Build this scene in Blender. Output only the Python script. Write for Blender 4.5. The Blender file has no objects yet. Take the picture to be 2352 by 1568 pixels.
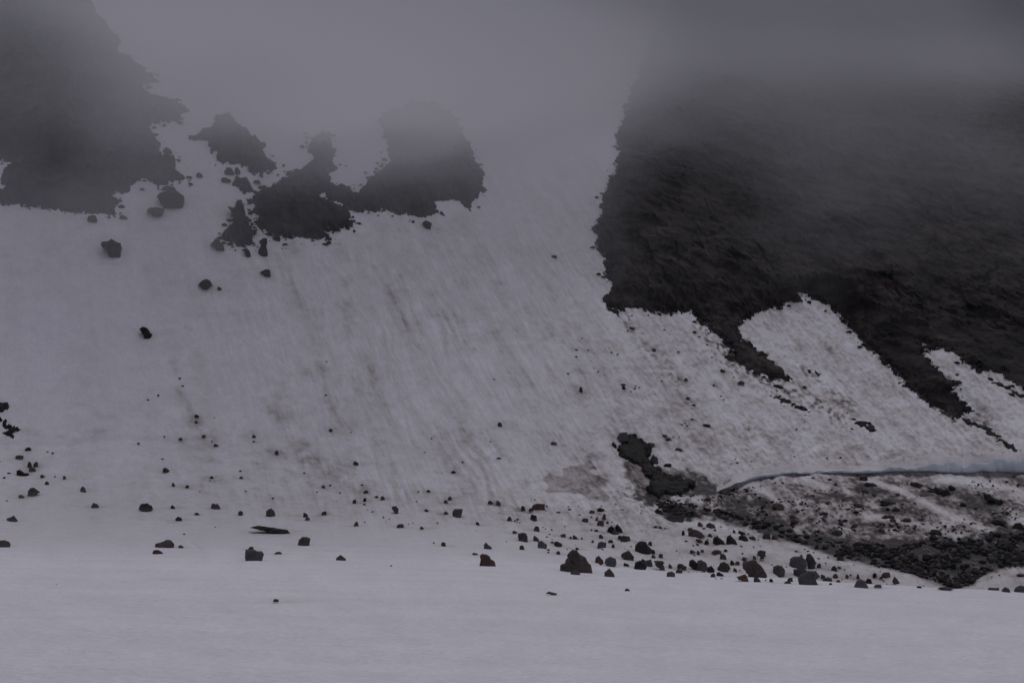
import bpy, math, random
import numpy as np

# ------------------------------------------------------------------ camera
sc = bpy.context.scene
PITCH = math.radians(6.0)
TANH = 0.30                                   # tan of half the horizontal field of view
cam_d = bpy.data.cameras.new("camera")
cam_d.sensor_width = 36.0
cam_d.lens = 18.0 / TANH
cam_d.clip_start = 0.1
cam_d.clip_end = 3000.0
cam = bpy.data.objects.new("camera", cam_d)
sc.collection.objects.link(cam)
cam.location = (0, 0, 0)
cam.rotation_euler = (math.pi / 2 + PITCH, 0, 0)
sc.camera = cam

# ------------------------------------------------------------------ overcast sky, weak sun, exposure
SUN_EL, SUN_AZ = math.radians(62), math.radians(12)       # azimuth from +Y, clockwise: high above the cloud-covered mountain
world = bpy.data.worlds.new("World")
sc.world = world
world.use_nodes = True
wn, wl = world.node_tree.nodes, world.node_tree.links
wn.clear()
sky = wn.new("ShaderNodeTexSky")
sky.sky_type = 'NISHITA'
sky.sun_disc = False
sky.sun_elevation = SUN_EL
sky.sun_rotation = SUN_AZ
sky.altitude = 2500
sky.air_density = 1.0
sky.dust_density = 4.0
hsv = wn.new("ShaderNodeHueSaturation")                    # overcast: the blue is almost gone
hsv.inputs["Saturation"].default_value = 0.12
tint = wn.new("ShaderNodeMix")
tint.data_type = 'RGBA'
tint.blend_type = 'MULTIPLY'
tint.inputs[0].default_value = 1.0
tint.inputs[7].default_value = (0.985, 0.965, 1.13, 1)
bg = wn.new("ShaderNodeBackground")
bg.inputs["Strength"].default_value = 0.10
wo = wn.new("ShaderNodeOutputWorld")
wl.new(sky.outputs[0], hsv.inputs["Color"])
wl.new(hsv.outputs[0], tint.inputs[6])
wl.new(tint.outputs[2], bg.inputs["Color"])
wl.new(bg.outputs[0], wo.inputs["Surface"])

sun_d = bpy.data.lights.new("sun", 'SUN')
sun_d.energy = 0.85
sun_d.angle = math.radians(40)
sun_d.color = (1.0, 0.97, 0.95)
sun = bpy.data.objects.new("sun", sun_d)
sc.collection.objects.link(sun)
sun.rotation_euler = (math.pi / 2 - SUN_EL, 0, math.pi - SUN_AZ)
sun.location = (0, -20, 90)

sc.view_settings.view_transform = 'Standard'
sc.view_settings.look = 'None'
sc.view_settings.gamma = 1.0
sc.view_settings.use_curve_mapping = False
sc.view_settings.exposure = -0.45
sc.render.engine = 'CYCLES'
sc.cycles.max_bounces = 8
sc.cycles.diffuse_bounces = 3
sc.cycles.volume_bounces = 4
sc.cycles.use_denoising = True

COL = sc.collection
rng = np.random.default_rng(7)
random.seed(7)

# ------------------------------------------------------------------ numpy noise
PERM = rng.permutation(512).astype(np.int64)
PERM = np.concatenate([PERM, PERM, PERM])
GRAD = rng.uniform(-1, 1, 512 * 3)

def vnoise(x, y, seed=0):
    x = np.asarray(x, float) + seed * 17.37
    y = np.asarray(y, float) + seed * 9.71
    xi, yi = np.floor(x).astype(np.int64), np.floor(y).astype(np.int64)
    fx, fy = x - xi, y - yi
    sx, sy = fx * fx * fx * (fx * (fx * 6 - 15) + 10), fy * fy * fy * (fy * (fy * 6 - 15) + 10)
    def h(a, b):
        return GRAD[PERM[PERM[a & 511] + (b & 511)]]
    a, b, c, d = h(xi, yi), h(xi + 1, yi), h(xi, yi + 1), h(xi + 1, yi + 1)
    return (a + (b - a) * sx) * (1 - sy) + (c + (d - c) * sx) * sy

def fbm(x, y, octv=4, seed=0, gain=0.5, lac=2.03):
    s, a, n = 0.0, 1.0, 0.0
    for k in range(octv):
        s = s + a * vnoise(x, y, seed + k * 3)
        n += a
        a *= gain
        x, y = np.asarray(x) * lac, np.asarray(y) * lac
    return s / n

def ridged(x, y, octv=4, seed=0):
    s, a, n = 0.0, 1.0, 0.0
    for k in range(octv):
        s = s + a * (1 - 2 * np.abs(vnoise(x, y, seed + k * 5)))
        n += a
        a *= 0.5
        x, y = np.asarray(x) * 2.1, np.asarray(y) * 2.1
    return s / n

def sst(a, b, x):
    t = np.clip((np.asarray(x, float) - a) / (b - a), 0, 1)
    return t * t * (3 - 2 * t)

def sp(x, w):                                   # soft plus: bend of width w
    return w * np.logaddexp(0, np.asarray(x, float) / w)

# ------------------------------------------------------------------ the terrain's large form (metres, camera eye at 0,0,0)
def h_macro(x, y):
    xc = 70 * np.tanh(x / 70)
    z = -2.0 - 0.052 * sp(xc, 5) + 0.018 * sp(-xc, 5)
    z = z + 0.10 * np.cos(x * 0.07 + 0.5) * np.cos(y * 0.09)
    z = z + 0.088 * sp(y - 86, 5)
    dep = 0.25 + 2.3 * sst(-6, 26, x)
    yc = y - 0.10 * x
    z = z - dep * sst(75, 93, yc) * (1 - sst(95, 130, yc))
    fs = y - 127 - 5 * np.sin(x * 0.045 + 0.6)
    z = z + 0.56 * sp(fs, 6)
    z = z - 0.22 * xc * sst(112, 175, y)
    z = z - 0.22 * sp(y - 205, 9)
    z = z + sst(110, 150, y) * (1.6 * fbm(x * 0.03, y * 0.012, 3, 11))
    return z

# polar sheet round the camera: fine where the photograph looks, coarse elsewhere
AZF = 0.335
az_f = np.linspace(-AZF, AZF, 720)
step = az_f[1] - az_f[0]
side = [AZF + 0.004]
while side[-1] < math.pi - 0.06:
    side.append(side[-1] + min(0.12, (side[-1] - AZF) * 0.35 + 0.004))
side = np.array(side)
AZ = np.concatenate([-side[::-1], az_f, side])
NF0 = len(side)
R = np.concatenate([np.array([1.0, 2, 3, 4.5, 6, 8, 10, 12, 14, 16, 18]), np.arange(19, 40, 0.30), np.arange(40, 72, 0.4), np.arange(72, 84, 0.2),
                    np.arange(84, 128, 0.16), np.arange(128, 215, 0.25), np.arange(215, 300, 0.6), np.arange(300, 470, 4.0), np.array([480., 520, 600, 700])])
NR, NA = len(R), len(AZ)
GA, GR = np.meshgrid(AZ, R)                     # rows: r, columns: azimuth
GX, GY = GR * np.sin(GA), GR * np.cos(GA)
GYc = np.maximum(GY, -40)
Z0 = h_macro(GX, GYc)
CP, SPi = math.cos(PITCH), math.sin(PITCH)
KPX = 1176.0 / TANH                             # picture units: 2352 across the frame

def project(x, y, z):
    d = y * CP + z * SPi
    d = np.where(d < 0.5, 0.5, d)
    up = -y * SPi + z * CP
    return 1176 + x / d * KPX, 784 - up / d * KPX

def seg_dist(u, v, pts):
    """distance to a polyline and the parameter 0..1 along it"""
    pts = np.asarray(pts, float)
    best = np.full(np.shape(u), 1e9)
    par = np.zeros(np.shape(u))
    L = np.concatenate([[0], np.cumsum(np.hypot(*(pts[1:] - pts[:-1]).T))])
    for i in range(len(pts) - 1):
        a, b = pts[i], pts[i + 1]
        d = b - a
        t = np.clip(((u - a[0]) * d[0] + (v - a[1]) * d[1]) / max(d @ d, 1e-9), 0, 1)
        q = np.hypot(u - a[0] - t * d[0], v - a[1] - t * d[1])
        m = q < best
        best = np.where(m, q, best)
        par = np.where(m, (L[i] + t * (L[i + 1] - L[i])) / L[-1], par)
    return best, par

def sdf(u, v, poly):
    """signed distance to a closed outline, inside positive"""
    p = np.asarray(poly, float)
    q = np.roll(p, -1, 0)
    best = np.full(np.shape(u), 1e18)
    ins = np.zeros(np.shape(u), bool)
    for a, b in zip(p, q):
        d = b - a
        t = np.clip(((u - a[0]) * d[0] + (v - a[1]) * d[1]) / max(d @ d, 1e-9), 0, 1)
        e = (u - a[0] - t * d[0]) ** 2 + (v - a[1] - t * d[1]) ** 2
        best = np.minimum(best, e)
        c = ((a[1] > v) != (b[1] > v)) & (u < (b[0] - a[0]) * (v - a[1]) / (b[1] - a[1] + 1e-12) + a[0])
        ins ^= c
    s = np.sqrt(best)
    return np.where(ins, s, -s)

def field(fn, pts, U, V, far, margin, default):
    """evaluate fn only near the points pts"""
    p = np.asarray(pts, float)
    m = (U > p[:, 0].min() - margin) & (U < p[:, 0].max() + margin) & (V > p[:, 1].min() - margin) & (V < p[:, 1].max() + margin) & far
    out = np.full(U.shape, float(default))
    if m.any():
        out[m] = fn(U[m], V[m], p)
    return out, m

def Z(region, pts):                              # reading of an enlarged view -> picture units
    ox, oy, s = region
    return [((ox + x * s) * 0.604938, (oy + y * s) * 0.604938) for x, y in pts]

RA = (0, 1700, .42517); RB = (1000, 1700, .42517); RC = (1950, 1600, .42517); RD = (2600, 2000, .31888); RE = (3200, 1800, .29339)
R1 = (0, 0, .55272); R3 = (800, 350, .55272); R2 = (0, 500, .42517); RL = (0, 1380, .33156); RP = (2300, 1600, .22321); RG = (2900, 1600, .42096); RT = (2600, 900, .54762)

# ------------------------------------------------------------------ outlines
CLIFF = [(1385, 688), (1400, 672), (1412, 655), (1400, 640), (1390, 610), (1385, 580), (1372, 560), (1366, 530), (1372, 510), (1385, 470), (1392, 440),
         (1400, 420), (1415, 390), (1420, 350), (1415, 320), (1425, 290), (1440, 240), (1458, 190), (1480, 130), (1510, 70), (1550, -60), (1640, -240), (2600, -260), (2600, 1000), (2420, 930), (2352, 890), (2300, 862),
         (2250, 850), (2215, 830), (2190, 808), (2150, 798), (2134, 803), (2126, 785), (2112, 790), (2130, 818), (2142, 838), (2168, 862), (2200, 882), (2180, 893), (2200, 915), (2235, 940),
         (2210, 950), (2190, 960), (2140, 935), (2100, 900), (2050, 850), (2000, 805), (1950, 750), (1920, 715), (1880, 693), (1852, 675),
         (1832, 675), (1838, 690), (1800, 700), (1760, 710), (1722, 730), (1695, 745), (1702, 772), (1740, 810), (1790, 845), (1812, 870), (1775, 872), (1745, 855), (1700, 835), (1672, 825),
         (1690, 815), (1650, 770), (1605, 735), (1588, 708), (1560, 718), (1500, 715), (1450, 708), (1420, 712), (1400, 705)]
OUT_LEFT = Z(R1, [(-330, 1290), (-180, 1350), (-60, 1380), (0, 1385), (60, 1415), (170, 1420), (250, 1440), (400, 1440), (560, 1455), (680, 1460), (745, 1478), (795, 1455), (780, 1410), (815, 1385), (800, 1365), (765, 1340), (800, 1322),
         (890, 1325), (900, 1275), (945, 1235), (1005, 1225), (1060, 1255), (1085, 1300), (1110, 1290), (1150, 1260), (1270, 1265), (1275, 1215), (1210, 1165), (1220, 1120), (1195, 1085), (1100, 1065), (1085, 1020),
         (1095, 980), (1040, 910), (1035, 860), (1110, 840), (1250, 815), (1240, 790), (1290, 765), (1240, 715), (1110, 680), (1000, 640), (960, 600), (1080, 540), (1000, 490), (880, 400), (810, 340), (830, 280), (780, 230),
         (700, 130), (640, 40), (600, -60), (480, -300), (300, -700), (-250, -620), (-420, -200), (-360, 200), (-480, 600), (-400, 980), (-200, 1110), (0, 1120), (90, 1105), (70, 1150), (20, 1180), (0, 1220), (10, 1265), (50, 1285), (10, 1310), (-60, 1300), (-200, 1230)])
OUT_TWO = Z(R1, [(1320, 945), (1430, 965), (1425, 1000), (1480, 1050), (1470, 1085), (1500, 1125), (1620, 1130), (1700, 1150), (1715, 1185), (1760, 1205), (1790, 1175), (1870, 1168), (1900, 1155), (1870, 1120), (1830, 1080),
         (1800, 1050), (1815, 1000), (1740, 950), (1720, 910), (1640, 870), (1570, 800), (1480, 795), (1465, 850), (1440, 910)])
OUT_THREE = Z(R3, [(430, 650), (540, 590), (550, 560), (640, 530), (700, 480), (715, 425), (660, 405), (690, 320), (770, 280), (820, 310), (850, 400), (840, 480), (865, 530), (820, 550), (830, 630), (850, 665), (760, 690),
         (750, 730), (800, 760), (860, 785), (930, 805), (945, 830), (975, 890), (960, 920), (860, 950), (770, 935), (775, 975), (830, 1022), (780, 1010), (690, 1005), (600, 995), (480, 985), (500, 1048), (440, 1030),
         (430, 980), (340, 935), (300, 905), (345, 885), (330, 850), (270, 815), (310, 790), (250, 755), (300, 710), (300, 690), (390, 680)])
OUT_FOUR = Z(R3, [(850, 655), (880, 670), (920, 650), (970, 700), (1015, 710), (1020, 670), (1075, 630), (1070, 595), (1200, 520), (1240, 450), (1220, 370), (1190, 310), (1150, 200), (1250, 110), (1400, 80), (1600, 100),
         (1700, 190), (1730, 280), (1790, 380), (1810, 470), (1875, 540), (1860, 640), (1900, 680), (1830, 710), (1800, 770), (1785, 825), (1730, 780), (1650, 740), (1540, 740), (1530, 770), (1580, 820), (1620, 845),
         (1540, 850), (1450, 865), (1340, 850), (1250, 825), (1180, 810), (1000, 825), (940, 812), (905, 780), (850, 755), (785, 730), (775, 700)])
OUT_FIVE = Z(R3, [(80, 1000), (130, 920), (170, 880), (210, 880), (265, 900), (265, 945), (305, 970), (275, 990), (305, 1020), (300, 1055), (180, 1050), (100, 1030)])
OUT_SIX = Z(R1, [(1595, 1270), (1620, 1215), (1690, 1225), (1735, 1260), (1735, 1310), (1680, 1318)])
OUT_EDGE_A = Z(RL, [(-160, 380), (0, 410), (20, 455), (100, 460), (120, 500), (90, 530), (0, 565), (-160, 600)])
OUT_EDGE_B = Z(RL, [(-100, 600), (0, 625), (40, 640), (90, 670), (70, 700), (150, 700), (160, 740), (240, 770), (165, 795), (150, 850), (110, 830), (50, 810), (45, 790), (100, 765), (60, 740), (0, 690), (-100, 680)])
WET = Z(RP, [(195, 300), (230, 345), (105, 365), (150, 430), (200, 500), (290, 590), (370, 650), (430, 700), (500, 760), (620, 830), (680, 900), (700, 960), (780, 1000), (760, 1080), (690, 1160), (700, 1240), (850, 1310), (930, 1300),
         (1050, 1280), (1250, 1275), (1350, 1230), (1420, 1200), (1500, 1130), (1530, 1080), (1440, 1010), (1350, 970), (1200, 920), (1050, 900), (960, 840), (930, 780), (820, 720), (740, 640), (745, 560), (790, 510), (800, 450),
         (880, 440), (840, 430), (700, 380), (650, 360), (600, 280), (520, 220), (400, 200), (300, 300)])
BAND = [(1500, 1150), (1560, 1150), (1650, 1172), (1720, 1188), (1800, 1218), (1900, 1238), (2000, 1252), (2100, 1250), (2200, 1240), (2300, 1225), (2420, 1225), (2420, 1290), (2352, 1300), (2300, 1303), (2255, 1322), (2230, 1343),
        (2195, 1352), (2130, 1330), (2060, 1308), (2000, 1298), (1920, 1278), (1850, 1252), (1790, 1232), (1700, 1205), (1600, 1185), (1530, 1185)]
CRACK = [(1643, 1130), (1660, 1122), (1690, 1112), (1740, 1101), (1790, 1090), (1850, 1087), (1950, 1088), (2050, 1083), (2130, 1082), (2200, 1085), (2280, 1084), (2360, 1084), (2480, 1088)]
TONGUE = [(1852, 675), (1880, 693), (1920, 715), (1950, 750), (2000, 805), (2050, 850), (2100, 900), (2140, 935), (2190, 960), (2250, 990), (2300, 1020), (2352, 1055), (2440, 1110)]
GULLY = [(1852, 675), (1880, 693), (1920, 715), (1950, 750), (2000, 805), (2050, 850), (2100, 900), (2140, 935), (2190, 960), (2250, 990), (2300, 1020), (2352, 1055), (2440, 1110), (2440, 1060), (2352, 1000), (2260, 930), (2190, 860), (2120, 790), (2060, 740), (1980, 680), (1900, 655)]

FAR = (GR > 84) & (np.abs(GA) < AZF + 0.01)
NEAR = ~FAR
U0, V0 = project(GX, GY, Z0)
DZ = np.zeros_like(Z0)
PXM = GR / KPX                                   # metres per picture unit across the line of sight

# furrow of the rubble band and the snow hump in front of it
d, m = field(lambda u, v, p: seg_dist(u, v, p)[0], [(1520, 1165), (1700, 1190), (1850, 1240), (2000, 1270), (2150, 1300), (2400, 1275)], U0, V0, FAR, 160, 999)
DZ -= 0.55 * np.exp(-(d / 40) ** 2)
d, m = field(lambda u, v, p: seg_dist(u, v, p)[0], [(1560, 1235), (1700, 1250), (1800, 1268), (1950, 1300), (2100, 1335)], U0, V0, FAR, 160, 999)
DZ += 0.40 * np.exp(-(d / 34) ** 2)
# step below the ice ledge
LEDGE_T = ([1643, 1680, 1740, 1790, 1850, 1950, 2040, 2130, 2180, 2230, 2300, 2480], [0.06, 0.08, 0.24, 0.22, 0.20, 0.17, 0.26, 0.50, 0.95, 0.90, 1.05, 1.1])
LEDGE_G = ([1643, 1665, 1700, 1740, 1800, 1870, 1950, 2050, 2150, 2250, 2480], [0.05, 0.35, 0.40, 0.25, 0.14, 0.18, 0.20, 0.26, 0.34, 0.36, 0.36])
def crack_step(u, v, p):
    vc = np.interp(u, p[:, 0], p[:, 1])
    w = sst(1640, 1662, u)
    up = np.interp(u, *LEDGE_T) * (1 - sst(-15, -12, v - vc)) * (1 - sst(14, 150, vc - v))
    low = np.interp(u, *LEDGE_G) * sst(-15, -12, v - vc) * (1 - sst(10, 90, v - vc))
    return (up - low - 0.35 * np.exp(-((v - vc + 6) / 5) ** 2)) * w
DZ_STEP = DZ.copy()                              # the ground before it steps down below the ledge
d, m = field(crack_step, CRACK, U0, V0, FAR, 160, 0)
DZ += d
# lobes of the lower snow at the foot of the tongue
for pl, a, w in [([(1880, 1105), (1990, 1120), (2100, 1170), (2200, 1210), (2300, 1250)], 0.35, 22), ([(2160, 1100), (2250, 1120), (2352, 1160)], 0.3, 26), ([(2020, 1195), (2120, 1210), (2260, 1245)], 0.22, 12),
                 ([(1740, 1115), (1800, 1150), (1880, 1200)], 0.3, 30), ([(2290, 1335), (2400, 1330)], 0.45, 26)]:
    d, m = field(lambda u, v, p: seg_dist(u, v, p)[0], pl, U0, V0, FAR, 120, 999)
    DZ += a * np.exp(-(d / w) ** 2)
# the gully behind the sharp edge of the snow tongue, and the raised edge itself
d, m = field(sdf, GULLY, U0, V0, FAR, 60, -99)
dt_, m = field(lambda u, v, p: seg_dist(u, v, p)[0], TONGUE, U0, V0, FAR, 150, 999)
DZ -= 2.0 * sst(-1.5, 5, d) * (1 - sst(12, 90, dt_)) * sst(1850, 1930, U0) * (1 - sst(2210, 2320, U0))
d, m = field(lambda u, v, p: seg_dist(u, v, p)[0], TONGUE, U0, V0, FAR, 90, 999)
DZ += 0.35 * np.exp(-(d / 40) ** 2) * (1 - sst(-1.5, 4, field(sdf, GULLY, U0, V0, FAR, 60, -99)[0]))
# melt hollow of the bare patch
d, m = field(sdf, WET, U0, V0, FAR, 60, -99)
DZ -= 0.45 * sst(-3, 8, d)
# foot line of the face on the left
d, m = field(lambda u, v, p: seg_dist(u, v, p)[0], [(-60, 1015), (60, 1015), (130, 1022), (200, 1012), (260, 1005), (420, 1012)], U0, V0, FAR, 60, 999)
DZ -= 0.22 * np.exp(-(d / 5) ** 2)

# ------------------------------------------------------------------ fall lines, snow relief
def flow(u, v):
    return (u + 112) * np.exp(-0.000447 * (v - 784))
Q0 = flow(U0, V0)
far_w = sst(88, 118, GR)
right = sst(1150, 1750, U0 + 0.35 * (V0 - 700))
clump = fbm(GX * 0.9, GYc * 0.55, 4, 31)
furrow = fbm(Q0 * 0.022, V0 * 0.0035, 3, 41)
cups = fbm(GX * 0.55, GYc * 1.2, 3, 51)
runnel = ridged(Q0 * 0.055 + 0.6 * vnoise(U0 * 0.02, V0 * 0.01, 45), V0 * 0.006, 2, 46)
grit = fbm(GX * 2.1, GYc * 1.5, 2, 47)
run_w = sst(350, 900, U0) * sst(420, 640, V0)
DZ += far_w * (0.08 * runnel * run_w + 0.045 * grit * (0.4 + right) + 0.07 * furrow + (0.05 + 0.17 * right) * clump + 0.07 * cups)
DZ += (1 - far_w) * (0.06 * fbm(GX * 0.35, GYc * 0.7, 4, 61) + 0.035 * fbm(GX * 1.1, GYc * 1.8, 3, 63) + 0.16 * fbm(GX * 0.05, GYc * 0.1, 3, 62)) * sst(3, 14, GR)
tracks = [[(700, 850), (722, 890), (745, 935), (770, 975)], [(845, 560), (852, 640), (868, 720), (882, 790), (905, 850), (935, 905), (985, 975), (1040, 1045), (1075, 1090)], [(312, 440), (306, 560), (318, 690), (328, 740)],
          [(1180, 650), (1215, 760), (1240, 800)], [(1150, 1130), (1185, 1165)], [(410, 1225), (460, 1260)], [(925, 890), (960, 930), (1010, 1000)]]
TR = np.zeros_like(Z0)
for pl in tracks:
    d, m = field(lambda u, v, p: seg_dist(u, v, p)[0], pl, U0, V0, FAR, 30, 999)
    TR = np.maximum(TR, np.exp(-((d + 3.5 * fbm(U0 * 0.05, V0 * 0.05, 2, 73)) / 3.2) ** 2) * sst(-0.35, 0.5, fbm(U0 * 0.02, V0 * 0.03, 2, 71)))
DZ -= 0.10 * TR
ZG = Z0 + DZ
U, V = project(GX, GY, ZG)

# ------------------------------------------------------------------ casting a picture point on the terrain
def cast(u, v):
    X, Y = (u - 1176) / KPX, -(v - 784) / KPX
    dx, dy, dz = X, CP - Y * SPi, SPi + Y * CP
    a, te = math.atan2(dx, dy), dz / math.hypot(dx, dy)
    c = np.interp(a, AZ, np.arange(NA))
    i = min(int(c), NA - 2)
    f = c - i
    col = ZG[:, i] * (1 - f) + ZG[:, i + 1] * f
    g = col - R * te
    k = np.nonzero(g[6:] >= 0)[0]
    k = k[0] + 6 if len(k) else NR - 1
    t = g[k - 1] / (g[k - 1] - g[k]) if g[k] != g[k - 1] else 0
    r = R[k - 1] + t * (R[k] - R[k - 1])
    return r * math.sin(a), r * math.cos(a), r * te, r

def ground(x, y):
    a, r = math.atan2(x, y), math.hypot(x, y)
    c, k = np.interp(a, AZ, np.arange(NA)), np.interp(r, R, np.arange(NR))
    i, j = min(int(c), NA - 2), min(int(k), NR - 2)
    f, g = c - i, k - j
    return (ZG[j, i] * (1 - f) + ZG[j, i + 1] * f) * (1 - g) + (ZG[j + 1, i] * (1 - f) + ZG[j + 1, i + 1] * f) * g

# ------------------------------------------------------------------ dirt on the snow (dust, grit and melt water stains)
Q = flow(U, V)
DIRT_AND_SHADE = np.zeros_like(Z0)
streak = fbm(Q * 0.016, V * 0.0030, 4, 81)
streak2 = fbm(Q * 0.06, V * 0.010, 3, 84)
mott = fbm(U * 0.018, V * 0.04, 4, 86)
fine = fbm(U * 0.07, V * 0.11, 3, 88)
grain = fbm(U * 0.15 + V * 0.05, V * 0.21 - U * 0.06, 2, 89)
face = sst(100, 122, GR)
zone = np.clip(0.55 + 0.45 * sst(250, 900, U + 0.2 * V), 0, 1) * sst(300, 560, V)
arcs = np.clip(ridged(U * 0.016 + 0.3 * mott, V * 0.055 + 0.8 * mott, 2, 92) - 0.45, 0, 1) * np.clip(0.4 + 1.4 * fbm(U * 0.006, V * 0.012, 3, 94), 0, 1.2)
DIRT_AND_SHADE += face * zone * (0.15 + 0.13 * np.clip(streak + 0.10, 0, 1) * (1 + 0.8 * mott) + 0.05 * streak2 + 0.06 * mott + 0.06 * fine + 0.28 * arcs)
run2 = ridged(Q * 0.050 + 0.7 * vnoise(U * 0.02, V * 0.012, 48), V * 0.007, 3, 49)
DIRT_AND_SHADE += face * zone * sst(300, 900, U) * (0.15 * np.clip(-run2, -0.4, 0.6) * np.clip(0.9 + 1.2 * fbm(U * 0.008, V * 0.01, 2, 50), 0, 1.6))
DIRT_AND_SHADE += face * zone * 0.05 * grain
DIRT_AND_SHADE += face * right * (0.09 + 0.20 * np.clip(grain, -0.35, 1) + 0.05 * mott + 0.06 * streak2) * sst(480, 720, V)
for pl, w, a in [([(640, 900), (670, 990), (720, 1060), (790, 1100), (830, 1125)], 22, .30), ([(590, 900), (640, 960), (668, 1010), (700, 1080)], 14, .25), ([(400, 835), (412, 900), (440, 955), (495, 1015)], 14, .32),
                 ([(690, 845), (712, 862)], 12, .35), ([(745, 905), (770, 950), (808, 985)], 12, .30), ([(890, 660), (912, 690), (908, 715), (925, 735)], 9, .35), ([(780, 560), (792, 640), (800, 780)], 14, .18),
                 ([(845, 830), (872, 870), (880, 890)], 12, .28), ([(1050, 520), (1110, 620), (1160, 680), (1210, 790)], 22, .14), ([(1270, 760), (1310, 830), (1330, 880)], 24, .25), ([(1190, 870), (1200, 890)], 12, .25),
                 ([(1040, 940), (1075, 1000), (1130, 1060)], 26, .16), ([(1120, 1000), (1150, 1060), (1210, 1120)], 22, .2), ([(1580, 1000), (1750, 1010), (1900, 1040), (2010, 1060)], 45, .22), ([(60, 990), (140, 1005), (260, 985)], 12, .2),
                 ([(300, 1188), (380, 1195), (435, 1205)], 4, .25), ([(1890, 900), (1940, 935), (1975, 955)], 8, .5), ([(1990, 1055), (2060, 1045), (2110, 1062)], 16, .35)]:
    d, m = field(lambda u, v, p: seg_dist(u, v, p)[0], pl, U, V, FAR, w * 4, 999)
    DIRT_AND_SHADE += 0.50 * a * np.exp(-((d + 6 * fine) / (0.95 * w)) ** 2) * np.clip(0.7 + 1.0 * fine + 0.9 * mott, 0, 1.4)
# thin brown veil on the rubble apron at the foot
apron = [(1600, 1130), (1850, 1095), (2130, 1095), (2420, 1100), (2420, 1300), (2100, 1260), (1900, 1240), (1700, 1190)]
d, m = field(sdf, apron, U, V, FAR, 60, -99)
DIRT_AND_SHADE += sst(-20, 15, d) * np.clip(0.43 + 0.16 * fine + 0.16 * grain + 0.20 * mott + 0.15 * streak, 0.15, 0.7)
for pl, w, a in [([(1600, 735), (1690, 830), (1830, 900), (1940, 965)], 13, .42), ([(1640, 800), (1700, 850), (1800, 900)], 20, .22), ([(1840, 845), (1900, 890), (1960, 930)], 9, .30), ([(1420, 715), (1480, 790), (1560, 880)], 16, .16), ([(2150, 880), (2200, 920), (2260, 965)], 16, .4),
                 ([(1560, 1130), (1640, 1150), (1760, 1190)], 24, .35), ([(1440, 1130), (1500, 1160)], 20, .25)]:
    d, m = field(lambda u, v, p: seg_dist(u, v, p)[0], pl, U, V, FAR, w * 4, 999)
    DIRT_AND_SHADE += a * np.exp(-(d / w) ** 2) * np.clip(0.55 + 1.6 * grain + 1.1 * fine, 0, 1.7)
smear = fbm(U * 0.016 - V * 0.02, V * 0.075, 3, 97)
d, m = field(sdf, [(1500, 1140), (1850, 1098), (2130, 1100), (2420, 1105), (2420, 1330), (2100, 1300), (1900, 1260), (1640, 1215)], U, V, FAR, 60, -99)
DIRT_AND_SHADE += sst(-15, 20, d) * np.clip(smear - 0.10, 0, 1) * 0.9
# clean lobes
for pl, w in [([(1990, 1185), (2080, 1195), (2180, 1222), (2262, 1245)], 9), ([(1990, 1100), (2080, 1130), (2200, 1190), (2290, 1225)], 9), ([(1700, 1255), (1900, 1285)], 22), ([(2160, 1100), (2280, 1115), (2400, 1140)], 14), ([(1700, 1110), (1760, 1130), (1800, 1165)], 12), ([(1850, 1100), (1900, 1120)], 9), ([(1560, 1195), (1620, 1205), (1690, 1225)], 9), ([(2180, 1095), (2240, 1105)], 10), ([(2330, 1190), (2400, 1200)], 14)]:
    d, m = field(lambda u, v, p: seg_dist(u, v, p)[0], pl, U, V, FAR, 60, 999)
    DIRT_AND_SHADE *= 1 - 0.7 * np.exp(-(d / w) ** 2)
# wet grey slush patches
STAIN = Z(RC, [(255, 515), (320, 465), (400, 490), (445, 480), (440, 420), (540, 390), (640, 385), (680, 340), (745, 415), (670, 440), (760, 480), (845, 525), (755, 575), (820, 620), (865, 680), (800, 712), (690, 700), (600, 650), (480, 630), (275, 635), (310, 575)])
d, m = field(sdf, STAIN, U, V, FAR, 30, -99)
DIRT_AND_SHADE += 0.36 * sst(-2, 2, d + 2.0 * fine) * (1 + 0.15 * mott + 0.15 * fine)
STAIN2 = Z(RP, [(300, 700), (420, 660), (950, 780), (1150, 800), (1440, 830), (1700, 900), (1880, 1110), (1830, 1240), (1500, 1260), (900, 1330), (820, 1480), (500, 1300), (430, 1240), (560, 1180), (580, 1090), (480, 1060), (330, 960)])
d, m = field(sdf, STAIN2, U, V, FAR, 40, -99)
DIRT_AND_SHADE += 0.52 * sst(-4, 6, d + 9 * fine) * np.clip(1 + 0.5 * mott, 0, 2)
d, m = field(sdf, BAND, U, V, FAR, 40, -99)
upper = 1 - sst(-6, 14, V - np.interp(U, [1500, 1800, 2000, 2200, 2400], [1168, 1225, 1275, 1300, 1265]))
DIRT_AND_SHADE += 0.95 * sst(-14, 16, d * (1.6 - 0.6 * upper) + (22 * fine + 14 * mott) * (0.2 + 0.8 * upper))
d, m = field(lambda u, v, p: seg_dist(u, v, p)[0], CRACK, U, V, FAR, 40, 999)
# foreground: almost clean, faint grey mottling
fore = 1 - sst(84, 104, GR)
DIRT_AND_SHADE += (1 - face) * (0.05 + 0.05 * np.clip(mott, -1, 1)) + fore * (0.05 * fbm(GX * 0.15, GYc * 0.5, 4, 90) + 0.03 * fbm(GX * 0.9, GYc * 1.5, 3, 91))
DIRT_AND_SHADE += (sst(86, 100, GR) - sst(112, 126, GR)) * (0.10 + 0.08 * right)
DIRT_AND_SHADE *= 1 - 0.8 * TR
DIRT_AND_SHADE = np.clip(DIRT_AND_SHADE, 0, 1)

# ------------------------------------------------------------------ materials
def new_mat(name):
    mt = bpy.data.materials.new(name)
    mt.use_nodes = True
    nt = mt.node_tree
    nt.nodes.clear()
    out = nt.nodes.new("ShaderNodeOutputMaterial")
    return mt, nt, out

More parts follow.
